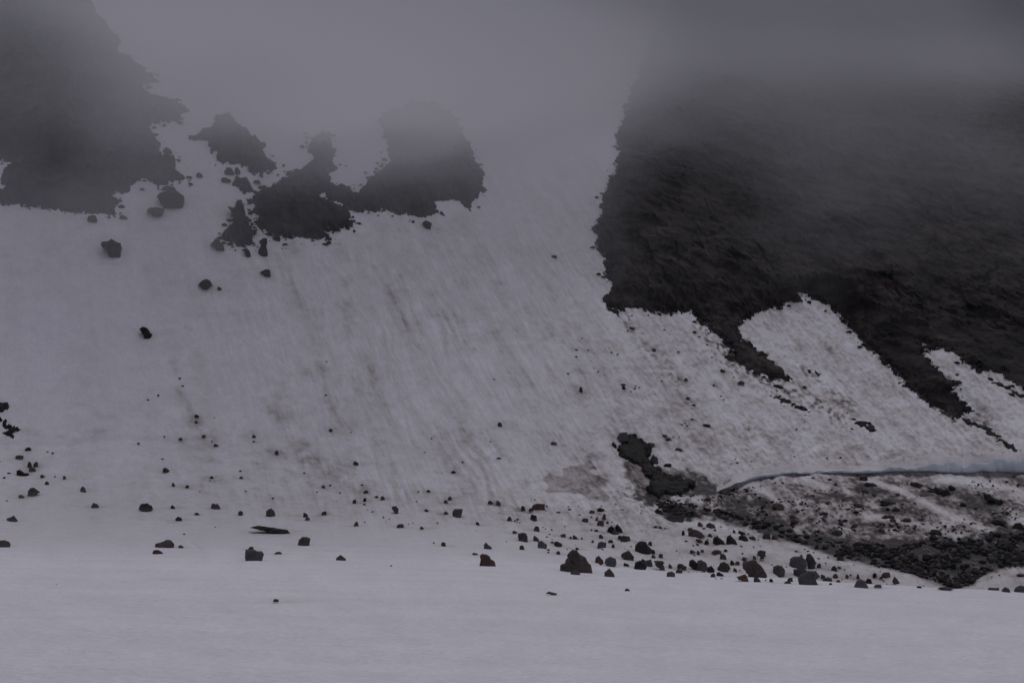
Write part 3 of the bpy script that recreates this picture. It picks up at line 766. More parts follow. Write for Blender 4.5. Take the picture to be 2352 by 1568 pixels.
HERO = [
 (RA, [(248,415),(250,385),(270,358),(300,355),(325,372),(352,390),(330,400),(320,418)], 'dark', "rounded dark boulder with a small spike at its right side, lower left snow", "spiked round boulder"),
 (RA, [(1238,548),(1245,515),(1265,498),(1315,495),(1345,515),(1368,545),(1335,562)], 'dark', "humped dark boulder with a flat top, alone above the faint dirty line", "humped boulder"),
 (RA, [(-60,880),(-50,830),(40,825),(75,840),(88,858),(85,882)], 'brown', "brown boulder cut off by the left picture edge", "edge boulder"),
 (RA, [(1388,875),(1390,855),(1460,835),(1490,818),(1520,822),(1545,850),(1555,862),(1550,882)], 'brown', "long brown boulder tapering to a low left end, above a flat rusty slab", "tapered brown boulder"),
 (RA, [(1362,940),(1370,915),(1400,910),(1430,920),(1460,945),(1420,945)], 'red', "flat rusty slab just below the long tapered brown boulder", "flat rusty slab"),
 (RA, [(2188,985),(2190,910),(2260,908),(2290,925),(2335,925),(2352,950),(2345,985),(2320,1008),(2205,1000)], 'grey', "blocky slate-grey boulder with a small stone perched behind its top left", "slate-grey block"),
 (RA, [(55,630),(95,620),(118,605),(140,630),(160,655),(120,652),(65,645)], 'dark', "low dark boulder with a pointed hump near the left edge", "low pointed boulder"),
 (RA, [(150,235),(145,205),(175,195),(195,210),(215,225),(260,228),(255,238)], 'black', "black wedge-shaped stone with a flat tail at the far left", "wedge-shaped stone"),
 (RA, [(1880,535),(1890,500),(1910,495),(1925,505),(1940,495),(1955,515),(1970,540)], 'dark', "dark twin-topped stone left of the round pebble-like one", "twin-topped stone"),
 (RA, [(2124,590),(2130,570),(2147,562),(2165,570),(2171,590),(2147,602)], 'brown', "small round brown stone above the left end of the long dark sliver", "round brown stone"),
 (RB, [(-125,713),(-60,697),(0,704),(80,713),(200,733),(265,754),(220,754),(120,744),(0,728),(-60,720)], 'black', "very long thin dark sliver of rock lying flat in the snow", "long dark sliver"),
 (RB, [(22,605),(25,565),(45,548),(70,542),(95,565),(112,605)], 'brown', "grey-brown rounded block above the long dark sliver", "rounded block"),
 (RB, [(305,860),(315,825),(345,795),(380,795),(418,808),(410,867)], 'brown', "angular grey-brown block below the right end of the long dark sliver", "angular block"),
 (RB, [(642,1000),(650,985),(670,970),(688,955),(710,972),(735,990),(735,1004)], 'dark', "small dark pyramid-shaped stone alone on the clean foreground snow", "small dark pyramid"),
 (RB, [(1925,1048),(1940,1010),(1938,960),(1955,950),(2005,960),(2025,978),(2030,995),(2060,1015),(2085,1054)], 'red', "rust-red boulder sloping down to the right on the snow crest", "rust-red boulder"),
 (RB, [(1690,600),(1690,565),(1710,545),(1780,545),(1775,580),(1760,608),(1735,612)], 'dark', "dark chunky block with a flat top, narrower at its base", "flat-topped chunk"),
 (RB, [(1970,895),(1970,865),(1988,842),(2010,868),(2038,885),(2035,900)], 'grey', "grey pointed stone just above the rust-red boulder", "grey pointed stone"),
 (RB, [(2272,800),(2275,765),(2330,758),(2350,770),(2358,800),(2345,822),(2295,820)], 'dark', "squarish dark stone left of the grey leaning one, above the giant pyramid", "squarish dark stone"),
 (RB, [(1145,545),(1155,522),(1185,522),(1205,545),(1205,582),(1190,580),(1170,562)], 'dark', "dark comma-shaped stone with a drooping right side", "comma-shaped stone"),
 (RB, [(2285,905),(2290,875),(2310,868),(2325,880),(2333,908)], 'brown', "small brown stone left of the giant pyramid, below the squarish dark stone", "small brown stone"),
 (RC, [(415,1315),(418,1285),(455,1265),(480,1220),(500,1195),(505,1160),(530,1145),(560,1150),(590,1185),(640,1220),(670,1260),(710,1310),(712,1335),(650,1328),(480,1322)], 'brown', "giant brown pyramid-shaped boulder on the snow crest, the largest of all", "giant pyramid"),
 (RC, [(503,1358),(520,1335),(545,1328),(580,1338),(600,1362)], 'grey', "low grey stone directly in front of the giant pyramid boulder", "low grey stone"),
 (RC, [(810,1378),(812,1345),(858,1312),(890,1350),(908,1382)], 'brown', "brown triangular stone in front of the rounded grey one, right of the giant pyramid", "brown triangle"),
 (RC, [(728,1250),(735,1215),(760,1198),(800,1240),(805,1260),(765,1262)], 'red', "reddish stone between the giant pyramid and the rounded grey boulder", "reddish stone"),
 (RC, [(812,1260),(825,1225),(865,1205),(915,1228),(918,1260),(880,1288),(840,1282)], 'grey', "rounded pale grey boulder right of the giant pyramid", "rounded grey boulder"),
 (RC, [(960,1210),(965,1180),(1028,1150),(1075,1210),(1065,1228),(1000,1218)], 'brown', "pointed brown boulder up and right of the rounded grey boulder", "pointed brown boulder"),
 (RC, [(1085,1150),(1090,1100),(1130,1068),(1180,1075),(1220,1130),(1265,1168),(1180,1165)], 'black', "black hunched boulder with a long sloping right flank, above the pointed brown boulder", "black hunched boulder"),
 (RC, [(1075,1310),(1090,1255),(1130,1240),(1180,1265),(1190,1300),(1160,1322)], 'black', "black rounded boulder with a pale slab leaning at its right", "black round boulder"),
 (RC, [(1180,1290),(1185,1240),(1230,1230),(1242,1292)], 'grey', "pale grey upright slab leaning behind the black rounded boulder", "upright grey slab"),
 (RC, [(1265,1262),(1255,1245),(1330,1245),(1350,1262),(1330,1270),(1355,1310),(1335,1320),(1300,1295)], 'dark', "dark crooked stone with a hooked foot, right of the upright slab", "crooked stone"),
 (RC, [(1820,1310),(1850,1262),(1885,1252),(1915,1270),(1938,1315),(1900,1335),(1840,1332)], 'brown', "domed brown boulder between the black pair and the tilted boulder", "domed brown boulder"),
 (RC, [(2045,1270),(2060,1250),(2130,1240),(2165,1235),(2185,1265),(2215,1290),(2255,1350),(2260,1370),(2175,1370),(2120,1385),(2085,1345),(2050,1300)], 'brown', "big tilted brown boulder overhanging to the left, above a red stone", "tilted boulder"),
 (RC, [(1990,1390),(2070,1362),(2100,1415),(2050,1422)], 'red', "rusty wedge stone at the foot of the big tilted boulder", "rusty wedge"),
 (RC, [(1565,1290),(1575,1240),(1605,1232),(1640,1265),(1635,1312)], 'black', "left one of the huddled black boulders near the snow crest", "left huddled boulder"),
 (RC, [(1635,1310),(1645,1245),(1675,1235),(1720,1260),(1740,1320),(1690,1325)], 'dark', "middle one of the huddled black boulders near the snow crest", "middle huddled boulder"),
 (RC, [(1725,1345),(1740,1300),(1770,1290),(1798,1330),(1780,1350)], 'black', "right and lowest one of the huddled black boulders near the crest", "right huddled boulder"),
 (RC, [(1365,1378),(1375,1345),(1415,1338),(1440,1355),(1442,1384)], 'brown', "smooth pinkish-brown stone half sunk at the snow crest", "pinkish stone"),
 (RC, [(215,1115),(220,1070),(250,1065),(300,1100),(295,1130),(240,1130)], 'grey', "grey leaning stone up and left of the giant pyramid", "grey leaning stone"),
 (RC, [(285,1530),(320,1518),(390,1535),(375,1545),(320,1538)], 'grey', "thin flat stone lying alone on the clean snow below the giant pyramid", "thin flat stone"),
 (RC, [(990,1512),(1000,1495),(1020,1490),(1040,1508),(1030,1514)], 'dark', "small dark stone alone on the clean snow right of the thin flat one", "lone foreground stone"),
 (RD, [(1245,445),(1262,375),(1300,352),(1370,352),(1390,330),(1410,335),(1405,365),(1440,390),(1455,440),(1400,475),(1300,472)], 'grey', "large dark grey boulder with a nub on its top right", "nubbed grey boulder"),
 (RD, [(1445,385),(1460,325),(1500,322),(1530,365),(1570,430),(1530,480),(1475,478)], 'dark', "tall dark stone standing close right of the nubbed grey boulder", "tall dark stone"),
 (RD, [(1050,530),(1060,470),(1105,455),(1160,465),(1195,520),(1180,550),(1065,558)], 'dark', "squat brown-black boulder between the tilted boulder and the nubbed grey one", "squat boulder"),
 (RD, [(1300,575),(1300,505),(1350,497),(1440,505),(1470,560),(1380,580)], 'dark', "dark slab boulder resting behind the largest grey boulder at the crest", "slab boulder"),
 (RD, [(1350,625),(1380,570),(1480,525),(1570,530),(1600,580),(1590,610),(1555,630),(1595,672),(1390,670)], 'grey', "largest grey boulder at the right crest, half hidden by the foreground snow", "grey crest boulder"),
 (RD, [(2010,712),(2060,640),(2100,625),(2150,645),(2185,714)], 'grey', "grey sloping boulder poking over the foreground snow edge", "sloping grey boulder"),
 (RE, [(635,1395),(672,1325),(700,1350),(740,1410)], 'grey', "sharp grey triangular stone standing alone on the snow hump", "grey triangle"),
 (RE, [(1885,1500),(1890,1468),(2020,1468),(2032,1500)], 'grey', "left flat-topped stone of the three at the lower right crest", "flat-topped crest stone"),
 (RE, [(2050,1512),(2105,1462),(2150,1480),(2172,1522)], 'grey', "middle peaked stone of the three at the lower right crest", "peaked crest stone"),
 (RE, [(2205,1522),(2250,1465),(2300,1438),(2400,1455),(2420,1525)], 'grey', "right and largest stone of the three at the lower right crest", "right crest stone"),
 (RE, [(1220,1485),(1260,1465),(1350,1458),(1440,1488),(1330,1495)], 'dark', "flat dark slab at the crest left of the rubble mouth", "flat crest slab"),
 (R2, [(1400,580),(1430,540),(1500,520),(1580,528),(1640,575),(1645,630),(1580,648),(1470,640),(1420,610)], 'dark', "big oval dark boulder just right of the snow bay in the left outcrop", "oval boulder"),
 (R2, [(1308,710),(1325,678),(1400,672),(1465,690),(1465,715),(1425,738),(1370,728),(1330,715)], 'dark', "flat oblong boulder below the big oval one", "oblong boulder"),
 (R2, [(895,1000),(910,980),(950,978),(990,955),(1030,980),(1070,995),(1075,1050),(1085,1088),(1010,1085),(935,1048),(960,1030),(905,1030)], 'black', "ragged black boulder on the snow below the left outcrop", "ragged boulder"),
 (R2, [(780,790),(785,760),(820,745),(850,750),(860,770),(870,795)], 'dark', "small boulder tucked under the lower edge of the left outcrop", "tucked boulder"),
 (R2, [(1770,1365),(1800,1330),(1840,1310),(1870,1325),(1895,1365),(1850,1390),(1820,1388)], 'black', "black peaked boulder with a chip beside it, on the open upper snow", "black peaked boulder"),
 (R2, [(1875,1012),(1930,945),(2015,1035),(1960,1038)], 'dark', "dark triangular boulder left of the black jagged outcrop", "dark triangular boulder"),
 (R2, [(2170,1060),(2200,1038),(2225,1060),(2242,1105),(2210,1092)], 'black', "small black stone with a tail below the black jagged outcrop", "tailed stone"),
 (R3, [(1450,900),(1475,880),(1520,900),(1510,928),(1480,925)], 'dark', "lone dark stone just under the broad fogged outcrop", "stone under the fogged outcrop"),
 (R3, [(338,1238),(375,1215),(405,1220),(412,1252),(370,1255)], 'black', "lone black stone on the open snow below the narrow-topped ridge", "lone black stone"),
 (R3, [(350,1005),(385,1003),(375,1050),(397,1108),(320,1100),(345,1060)], 'black', "upright bottle-shaped black rock between the jagged outcrop and the ridge", "bottle-shaped rock"),
 (R3, [(110,785),(150,795),(190,790),(195,750),(215,760),(242,850),(200,862),(150,820)], 'black', "slanting black rock above the jagged outcrop", "slanting rock"),
 (RS, [(700,735),(780,640),(880,590),(1000,600),(1150,680),(1250,800),(1300,920),(1440,1000),(1350,1070),(1050,1110),(900,980),(870,880),(900,760),(850,700)], 'black', "black hooked rock alone on the snow, like a bent head, left part of the face", "hooked rock"),
 (RG, [(1985,650),(2010,652),(2080,690),(2142,715),(2110,722),(2000,695)], 'black', "black wedge of rock in the snow under the ice ledge near the right edge", "black wedge"),
 (RG, [(865,525),(870,500),(930,495),(940,515),(915,530)], 'black', "black lump right below the thin middle of the ice crack", "lump under the crack"),
 (RG, [(65,765),(100,735),(150,735),(195,775),(140,785)], 'brown', "brown lump in the dirty snow below the left end of the ice crack", "brown lump"),
]
for h in HERO:
    hero(*h)

# smaller stones: (enlarged view, x of the middle, y of the foot, width, height[, colour])
SM = []
def add(region, items):
    for it in items:
        SM.append((region, *it))
add(RA, [(250,15,60,22),(425,45,25,20),(470,55,25,15),(175,90,75,25),(265,160,40,40),(320,155,40,36),(290,195,60,30),(5,130,14,14),(80,235,30,14),(38,275,34,12),(380,258,38,22),(490,260,18,10),(575,272,30,25),(600,203,12,8),
 (420,322,42,28),(192,440,50,24),(62,480,26,14),(742,385,55,42,'brown'),(850,525,68,35),(1545,535,40,28),(1758,592,45,16),(1592,645,64,32),(1615,887,50,20),(2240,905,48,28),(1645,778,30,14),(1920,712,22,12),(1450,107,22,12),(1480,210,60,36),
 (1550,338,32,32),(1670,350,34,20),(1888,268,36,18),(1875,300,22,14),(2145,215,34,14),(2153,270,34,18),(1785,395,20,10),(2195,395,24,12),(1658,425,12,8),(505,1222,18,10)])
add(RB, [(118,48,34,26),(825,145,48,28),(365,233,24,14),(1440,45,20,10),(1778,136,30,12),(2105,100,36,10),(1695,220,42,18),(535,353,34,20),(597,340,34,12),(720,326,18,8),(880,338,26,12),(915,398,44,22),(478,402,22,12),(685,411,30,14),
 (1065,458,38,28),(1010,445,40,10),(84,460,30,16),(905,470,30,26),(813,488,34,26),(903,515,26,20),(1475,388,38,18),(1384,396,22,12),(1663,460,44,30,'brown'),(1628,487,36,24),(2028,492,52,26),(2098,502,44,38),(375,612,48,34),(392,638,44,24),
 (543,592,46,28),(1457,562,38,18),(1628,588,42,22),(2320,550,44,38),(975,577,28,12),(930,557,16,8),(1070,628,26,12),(1124,642,22,16),(1092,672,14,10),(828,692,46,34),(906,667,22,10),(1223,706,64,28),(1297,685,20,8),(1335,673,18,8),
 (1416,720,34,20),(1553,679,26,16),(1912,682,34,24),(1903,746,16,10),(130,943,75,18,'brown'),(1608,870,44,30,'brown'),(1523,852,22,8),(1890,950,55,16,'grey'),(2195,645,50,36),(2268,648,26,16),(2248,663,24,14),(2290,674,20,10),(2105,585,14,8),
 (2245,755,40,18),(1141,1060,26,10),(112,1367,52,20),(2170,842,24,8),(1370,485,22,10),(1310,463,12,8)])
add(RC, [(1155,1262,50,40),(1005,1285,56,22),(1250,1210,40,28),(1315,1207,42,30,'brown'),(1235,1165,60,34,'black'),(1218,1098,36,32),(888,1118,30,26),(790,1120,85,48,'grey'),(865,1075,50,20),(1000,1058,90,44),(950,1040,40,24),(870,985,70,60,'black'),
 (940,970,70,60,'black'),(910,1000,60,24),(780,1035,40,28,'brown'),(740,978,40,14),(548,1042,44,32),(510,1042,30,12),(610,1050,30,14),(445,1025,46,26,'grey'),(395,1105,75,40),(350,1082,40,14),(200,1060,55,40,'brown'),(205,972,55,42,'brown'),(80,1055,90,62,'grey'),
 (340,975,30,16),(285,962,20,10),(262,948,20,10),(178,880,65,52),(220,775,125,44,'red'),(85,785,40,34),(155,795,45,24),(295,765,24,14),(310,1155,30,16),(310,1172,30,12),(398,1178,40,24),(568,1138,34,18),(478,1147,22,12),(778,1285,28,16),(795,1148,30,8),
 (640,890,62,30),(775,920,65,36,'red'),(840,912,40,12),(878,905,22,12),(808,868,34,52,'brown'),(740,880,30,24),(695,855,20,10),(700,812,50,24),(780,795,75,28),(490,770,30,14),(500,795,40,12),(400,815,40,14),(288,800,20,8),(580,760,18,8),(590,838,24,12),
 (35,880,26,16),(10,890,20,14),(30,905,20,8),(1135,770,20,18,'black'),(190,705,24,14),(732,716,16,10),(1295,825,80,50),(1400,880,90,50,'black'),(1480,892,100,56,'black'),(1515,845,40,50),(1560,830,40,35),(1645,838,75,22),(1560,880,60,20),(1268,945,38,18),
 (1310,950,36,16),(1350,957,22,10),(1145,978,16,8),(1665,932,50,38,'red'),(1760,940,90,40),(1630,1015,140,56),(1575,970,50,26),(1515,1005,30,34),(1700,965,30,14),(1750,1022,46,26),(1797,980,34,14),(1850,945,28,12),(1970,985,28,20),(2035,1000,66,26),
 (1835,1080,110,72,'black'),(1950,1080,100,78,'black'),(2050,1050,90,40,'black'),(2130,1050,70,26),(2260,1035,70,50,'grey'),(2330,1040,50,30),(1665,1072,44,26),(1640,1068,36,14),(1722,1088,48,30),(1540,1078,26,20),(1598,1168,46,26,'brown'),(1650,1178,30,30),
 (1685,1160,32,20),(1810,1165,95,20,'red'),(1893,1160,34,16),(1455,1160,24,10),(1485,1178,16,8),(1615,1203,24,12),(1870,1218,58,42),(2215,1190,80,46),(2218,1222,44,18),(2058,1232,44,26),(2152,1222,34,26),(1955,1265,40,32),(1998,1272,40,26),(1400,1300,32,34),
 (1490,1298,60,30),(1525,1315,44,28),(1475,1342,65,28),(1845,1368,66,30),(1978,1335,38,30),(2175,1424,60,40,'grey'),(1780,1385,44,32,'grey'),(1806,1407,26,8),(1856,1407,22,10),(1700,1345,30,10),(2300,1425,34,26)])
add(RD, [(1598,470,48,45),(1135,588,50,24),(1255,642,66,40),(1225,667,80,22),(1645,598,60,40),(1698,635,110,38,'grey'),(1790,592,72,36),(1775,508,80,50),(1840,485,50,20),(1850,395,90,60),(1705,375,36,18),(1590,385,40,18),(1535,315,30,20),(1468,300,36,22),
 (1430,275,36,20),(1325,300,44,24),(1210,485,24,18),(1735,690,60,14),(1825,655,60,32),(1870,635,24,14),(1930,595,44,36),(1975,580,30,18),(2060,605,44,50),(2190,658,80,50),(2260,585,50,34),(2300,712,90,28,'grey'),(2015,460,26,16),(2335,610,30,28)])
add(RE, [(560,1310,110,50),(495,1350,44,30),(525,1390,36,24),(570,1430,26,26),(1045,1450,30,12),(990,1472,70,12),(2300,1310,100,24,'red'),(1930,1335,26,16),(2025,1320,36,18)])
add(R2, [(1780,398,60,35),(1105,770,75,30),(1022,768,28,16),(1270,518,40,14),(1960,1408,40,24)])
add(R1, [(1575,1190,70,45),(1550,1245,70,30),(1480,1143,20,12),(1630,1190,40,50),(1765,1255,50,20),(1800,1290,60,20),(1850,1312,50,36),(1640,1412,50,45),(1795,1212,30,40),(1160,1300,100,30),(1580,1165,20,16),(1240,850,30,20),(1150,1050,70,40)])
add(RF, [(665,800,30,14),(690,866,28,14,'red'),(815,1133,40,22),(812,1183,34,18),(473,952,28,14),(378,990,26,14),(975,1145,18,10),(880,1312,36,18),(527,1318,24,12),(672,1337,36,18),(295,1382,30,16),(952,1360,24,16),(990,1390,45,16),(510,1517,24,10),
 (1328,1312,34,22,'red'),(1325,1360,30,10),(1530,1460,36,28),(2010,1258,38,22),(1975,648,26,12),(1970,950,24,16),(2192,1277,22,14)])
add(RH, [(1770,150,46,14),(1325,1066,22,14),(1367,1402,34,30),(860,1505,24,10),(1297,1530,22,14),(1970,1145,28,36),(2290,1125,30,18),(2098,1008,18,16),(1770,1535,50,14),(78,932,22,12)])
add(RK, [(520,268,40,16),(910,262,34,14),(740,605,44,24),(840,402,26,12),(1058,898,36,22),(1335,955,30,24),(435,945,50,18),(440,978,26,14),(550,988,34,16),(185,822,22,18),(1075,1080,36,20),(1260,1350,80,20),(845,1450,50,16),(885,1485,60,22),(12,1000,26,40),
 (1315,680,26,24,'red'),(1140,425,40,24),(1420,810,50,24),(1600,930,80,26),(1970,965,95,28),(2235,972,44,20),(520,385,60,20),(480,415,40,16),(1190,472,30,12),(2155,1392,30,16)])
add(RP, [(290,300,190,135,'grey'),(770,430,140,85,'brown'),(815,690,150,150,'grey'),(1240,480,130,36),(1050,750,140,46)])
add(RG, [(550,835,65,22),(265,865,60,28),(280,905,85,28),(335,745,40,14),(690,918,36,18),(915,630,70,22),(990,670,40,22),(1210,665,40,20),(960,575,130,30),(1380,585,120,40,'black'),(1560,640,120,55,'black'),(1640,655,90,45,'black'),(1700,600,70,30),
 (2145,725,34,24),(1870,840,24,18),(1800,760,70,28),(2120,915,150,34,'black'),(2290,960,120,48,'black'),(2250,630,26,12),(2200,790,30,16),(2250,788,26,12),(2220,850,28,14),(1160,900,60,32,'brown'),(1120,870,120,30),(1290,890,80,22),(820,945,80,26),
 (1060,990,40,30),(860,765,110,34),(1120,740,150,34),(1190,800,70,28),(1120,800,36,14),(660,1010,110,34),(1710,985,34,18),(1735,1010,24,14),(1640,1020,30,18),(1550,1000,100,34),(1540,1050,70,24),(2170,1040,80,40),(2160,1100,100,50),(2210,1150,90,50),(2300,1220,120,70)])
rs_ = np.random.default_rng(31)
rows = []
for it in SM:
    reg, x, y, w, h = it[:5]
    col = it[5] if len(it) > 5 else None
    (u, v), = Z(reg, [(x, y)])
    k = reg[2] * 0.604938
    rows.append([u, v, w * k, h * k, col])
rows.sort(key=lambda r: -r[2] * r[3])
taken = {}
LAND += [(1535, 1060, "wet black patch"), (1325, 1100, "grey slush stain"), (1850, 1100, "middle of the ice crack"), (2060, 1110, "ice crack's bend"), (2250, 1110, "thick ice lip"), (1405, 715, "cliff's lower left corner"), (1745, 850, "dark scree wedge"),
         (1815, 925, "long scree streak"), (1985, 975, "tapered scree streak"), (1880, 1170, "dirty apron centre"), (2080, 1200, "clean snow lobe"), (2200, 1290, "rubble mouth"), (1650, 1195, "upper rubble band"), (545, 395, "small grey rock patch"), (30, 985, "spiky black rib"),
         (440, 960, "short dirt streak"), (810, 985, "curved dirt streak"), (1330, 880, "brown smear on the face"), (1500, 850, "lumpy snow"), (1000, 1120, "foot of the middle face"), (600, 1050, "foot of the streaked face")]
LU = np.array([(a, b) for a, b, c in LAND])
TINY = rows[232:]
rows = rows[:232]
for u, v, w, h, col in rows:
    x, y, z, r = cast(u, v - 0.4)
    mpu = y / KPX
    if col is None:
        col = rs_.choice(['dark', 'dark', 'brown', 'black', 'dark']) if v > 760 else 'dark'
    me = VAR[col][rs_.integers(len(VAR[col]))]
    vc = v - h / 2
    du, dv = LU[:, 0] - u, (LU[:, 1] - vc) * 1.3
    k = int(np.argmin(np.hypot(du, dv)))
    ang = math.degrees(math.atan2(-(vc - LU[k, 1]) * 1.3, u - LU[k, 0])) % 360
    where = ["right of", "up and right of", "above", "up and left of", "left of", "down and left of", "below", "down and right of"][int(((ang + 22.5) % 360) // 45)]
    key = (k, where)
    taken[key] = taken.get(key, 0) + 1
    nth = taken[key]
    ORD = ["", "largest", "second largest", "third largest", "fourth largest", "fifth largest", "sixth largest", "seventh largest", "eighth largest", "ninth largest", "tenth largest", "eleventh largest", "twelfth largest"]
    lab = "%s loose stone %s the %s, %s" % (ORD[min(nth, 12)], where, LAND[k][2], COLW[col])
    o = link("stone", me, None, lab, "stone", "boulders and stones lying on the snow")
    o.location = (x, y, z)
    o.scale = (w * mpu * 1.05, w * mpu * rs_.uniform(0.75, 1.05), h * mpu * rs_.uniform(0.85, 1.02))

# ------------------------------------------------------------------ rubble: the uncounted small debris
def ground_pt(u, v):
    x, y, z, r = cast(u, v)
    return (x, y, z)
ICO = np.array([(0, 0, 1), (.894, 0, .447), (.276, .851, .447), (-.724, .526, .447), (-.724, -.526, .447), (.276, -.851, .447), (.724, .526, -.447), (-.276, .851, -.447), (-.894, 0, -.447), (-.276, -.851, -.447), (.724, -.526, -.447), (0, 0, -1)])
ICF = np.array([(0,1,2),(0,2,3),(0,3,4),(0,4,5),(0,5,1),(1,6,2),(2,7,3),(3,8,4),(4,9,5),(5,10,1),(2,6,7),(3,7,8),(4,8,9),(5,9,10),(1,10,6),(6,11,7),(7,11,8),(8,11,9),(9,11,10),(10,11,6)])
def rubble(name, label, pts, sizes, mats, seed):
    rs = np.random.default_rng(seed)
    V_, F_, MI = [], [], []
    pk = np.array(mats_p[:len(mats)]); pk = pk / pk.sum()
    for k, ((x, y, z), s) in enumerate(zip(pts, sizes)):
        p = ICO * rs.uniform(0.72, 1.12, (12, 1)) * np.array([rs.uniform(.8, 1.6), rs.uniform(.7, 1.1), rs.uniform(.42, .8)]) * s * 0.5
        c, sn = math.cos(k * 2.4), math.sin(k * 2.4)
        p = np.stack([p[:, 0] * c - p[:, 1] * sn, p[:, 0] * sn + p[:, 1] * c, p[:, 2]], -1)
        V_.append(p + np.array([x, y, z + 0.12 * s]))
        F_.append(ICF + 12 * k)
        MI.append(np.full(20, rs.choice(len(mats), p=pk)))
    V_, F_, MI = np.concatenate(V_), np.concatenate(F_), np.concatenate(MI)
    me = bpy.data.meshes.new(name)
    me.vertices.add(len(V_)); me.vertices.foreach_set("co", V_.astype(np.float32).reshape(-1))
    me.loops.add(F_.size); me.loops.foreach_set("vertex_index", F_.astype(np.int32).reshape(-1))
    me.polygons.add(len(F_)); me.polygons.foreach_set("loop_start", np.arange(0, F_.size, 3, dtype=np.int32))
    for mtl in mats: me.materials.append(mtl)
    me.update(calc_edges=True)
    me.polygons.foreach_set("material_index", MI.astype(np.int32))
    return link(name, me, None, label, "rubble", kind="stuff")
mats_p = [0.62, 0.22, 0.11, 0.03, 0.02]
rmats = [STONE['black'], STONE['dark'], STONE['brown'], STONE['grey'], STONE['red']]

def scatter(poly, n, smin, smax, seed, dens=None, power=2.2):
    rs = np.random.default_rng(seed)
    p = np.array(poly, float)
    P, S = [], []
    uu, vv = rs.uniform(p[:, 0].min(), p[:, 0].max(), n), rs.uniform(p[:, 1].min(), p[:, 1].max(), n)
    ok = sdf(uu, vv, poly) > 0
    if dens is not None:
        ok &= rs.uniform(0, 1, n) < dens(uu, vv)
    for u, v in zip(uu[ok], vv[ok]):
        x, y, z, r = cast(u, v)
        P.append((x, y, z)); S.append(smin + (smax - smin) * rs.uniform() ** power)
    return P, S
PT = [ground_pt(u, v - h * 0.4) for u, v, w, h, c in TINY]
ST = [w * p[1] / KPX * 0.95 for (u, v, w, h, c), p in zip(TINY, PT)]
rubble("rubble", "tiny stones dotted all over the snow face and its foot", PT, ST, rmats[:3], 620)
P1, S1 = scatter([(a, b) for a, b in BAND], 16000, 0.07, 0.60, 601, lambda u, v: np.clip(0.80 + 1.7 * fbm(u * 0.022, v * 0.06, 3, 611), 0.08, 1), 3.2)
rubble("rubble", "dense band of black rubble running down to the lower right corner", P1, S1, rmats, 621)
P2, S2 = scatter([(1560, 1130), (1660, 1125), (1850, 1098), (2130, 1095), (2400, 1110), (2400, 1240), (2100, 1255), (1900, 1240), (1700, 1190)], 4600, 0.05, 0.34, 602, lambda u, v: np.clip(0.12 + 1.5 * fbm(u * 0.018, v * 0.05, 3, 612) + (v - 1140) / 330, 0.0, 1), 3)
rubble("rubble", "loose rubble strewn over the dirty snow under the ice ledge", P2, S2, rmats, 622)
P3, S3 = scatter([(1380, 720), (1560, 730), (1680, 840), (1800, 900), (2000, 1000), (1900, 1080), (1600, 1060), (1500, 960), (1400, 900), (1300, 860), (1320, 780)], 1500, 0.05, 0.30, 603, lambda u, v: np.clip(0.10 + 1.5 * fbm(u * 0.02, v * 0.03, 3, 613), 0, .8), 3)
rubble("rubble", "fine grit and chips scattered on the lumpy snow below the cliff", P3, S3, rmats, 623)
P4, S4 = scatter([(1080, 1150), (1300, 1150), (1560, 1160), (1700, 1200), (1800, 1240), (2050, 1310), (2250, 1345), (1900, 1340), (1600, 1325), (1350, 1300), (1150, 1200)], 1700, 0.04, 0.20, 604, lambda u, v: np.clip(0.22 + 1.2 * fbm(u * 0.015, v * 0.03, 3, 614), 0, .9), 3)
rubble("rubble", "pebbles strewn between the boulders on the snow hump near the crest", P4, S4, rmats, 624)
P6, S6 = [], []
for k, (pl, nn) in enumerate([(OUT_LEFT, 900), (OUT_TWO, 300), (OUT_THREE, 420), (OUT_FOUR, 420), (CLIFF, 900), (OUT_FIVE, 120)]):
    rsx = np.random.default_rng(640 + k)
    pa = np.array(pl + pl[:1], float)
    Lc = np.concatenate([[0], np.cumsum(np.hypot(*(pa[1:] - pa[:-1]).T))])
    tt = rsx.uniform(0, Lc[-1], nn)
    uu, vv = np.interp(tt, Lc, pa[:, 0]) + rsx.normal(0, 10, nn), np.interp(tt, Lc, pa[:, 1]) + rsx.normal(0, 6, nn)
    on = (vv > 60) & (vv < 900) & (uu > -20) & (uu < 2380) & (fbm(uu * 0.012, vv * 0.012, 2, 655) > -0.12)
    for u, v in zip(uu[on], vv[on]):
        P6.append(ground_pt(u, v)); S6.append(0.12 + 0.55 * rsx.uniform() ** 3)
rubble("rubble", "broken stones fringing the rock outcrops and the cliff", P6, S6, rmats[:3], 626)
P5, S5 = scatter(WET, 1500, 0.05, 0.22, 605, lambda u, v: np.clip(0.5 + fbm(u * 0.05, v * 0.08, 2, 615), 0, 1), 2.5)
rubble("rubble", "wet gravel inside the black bare patch", P5, S5, rmats[:2], 625)

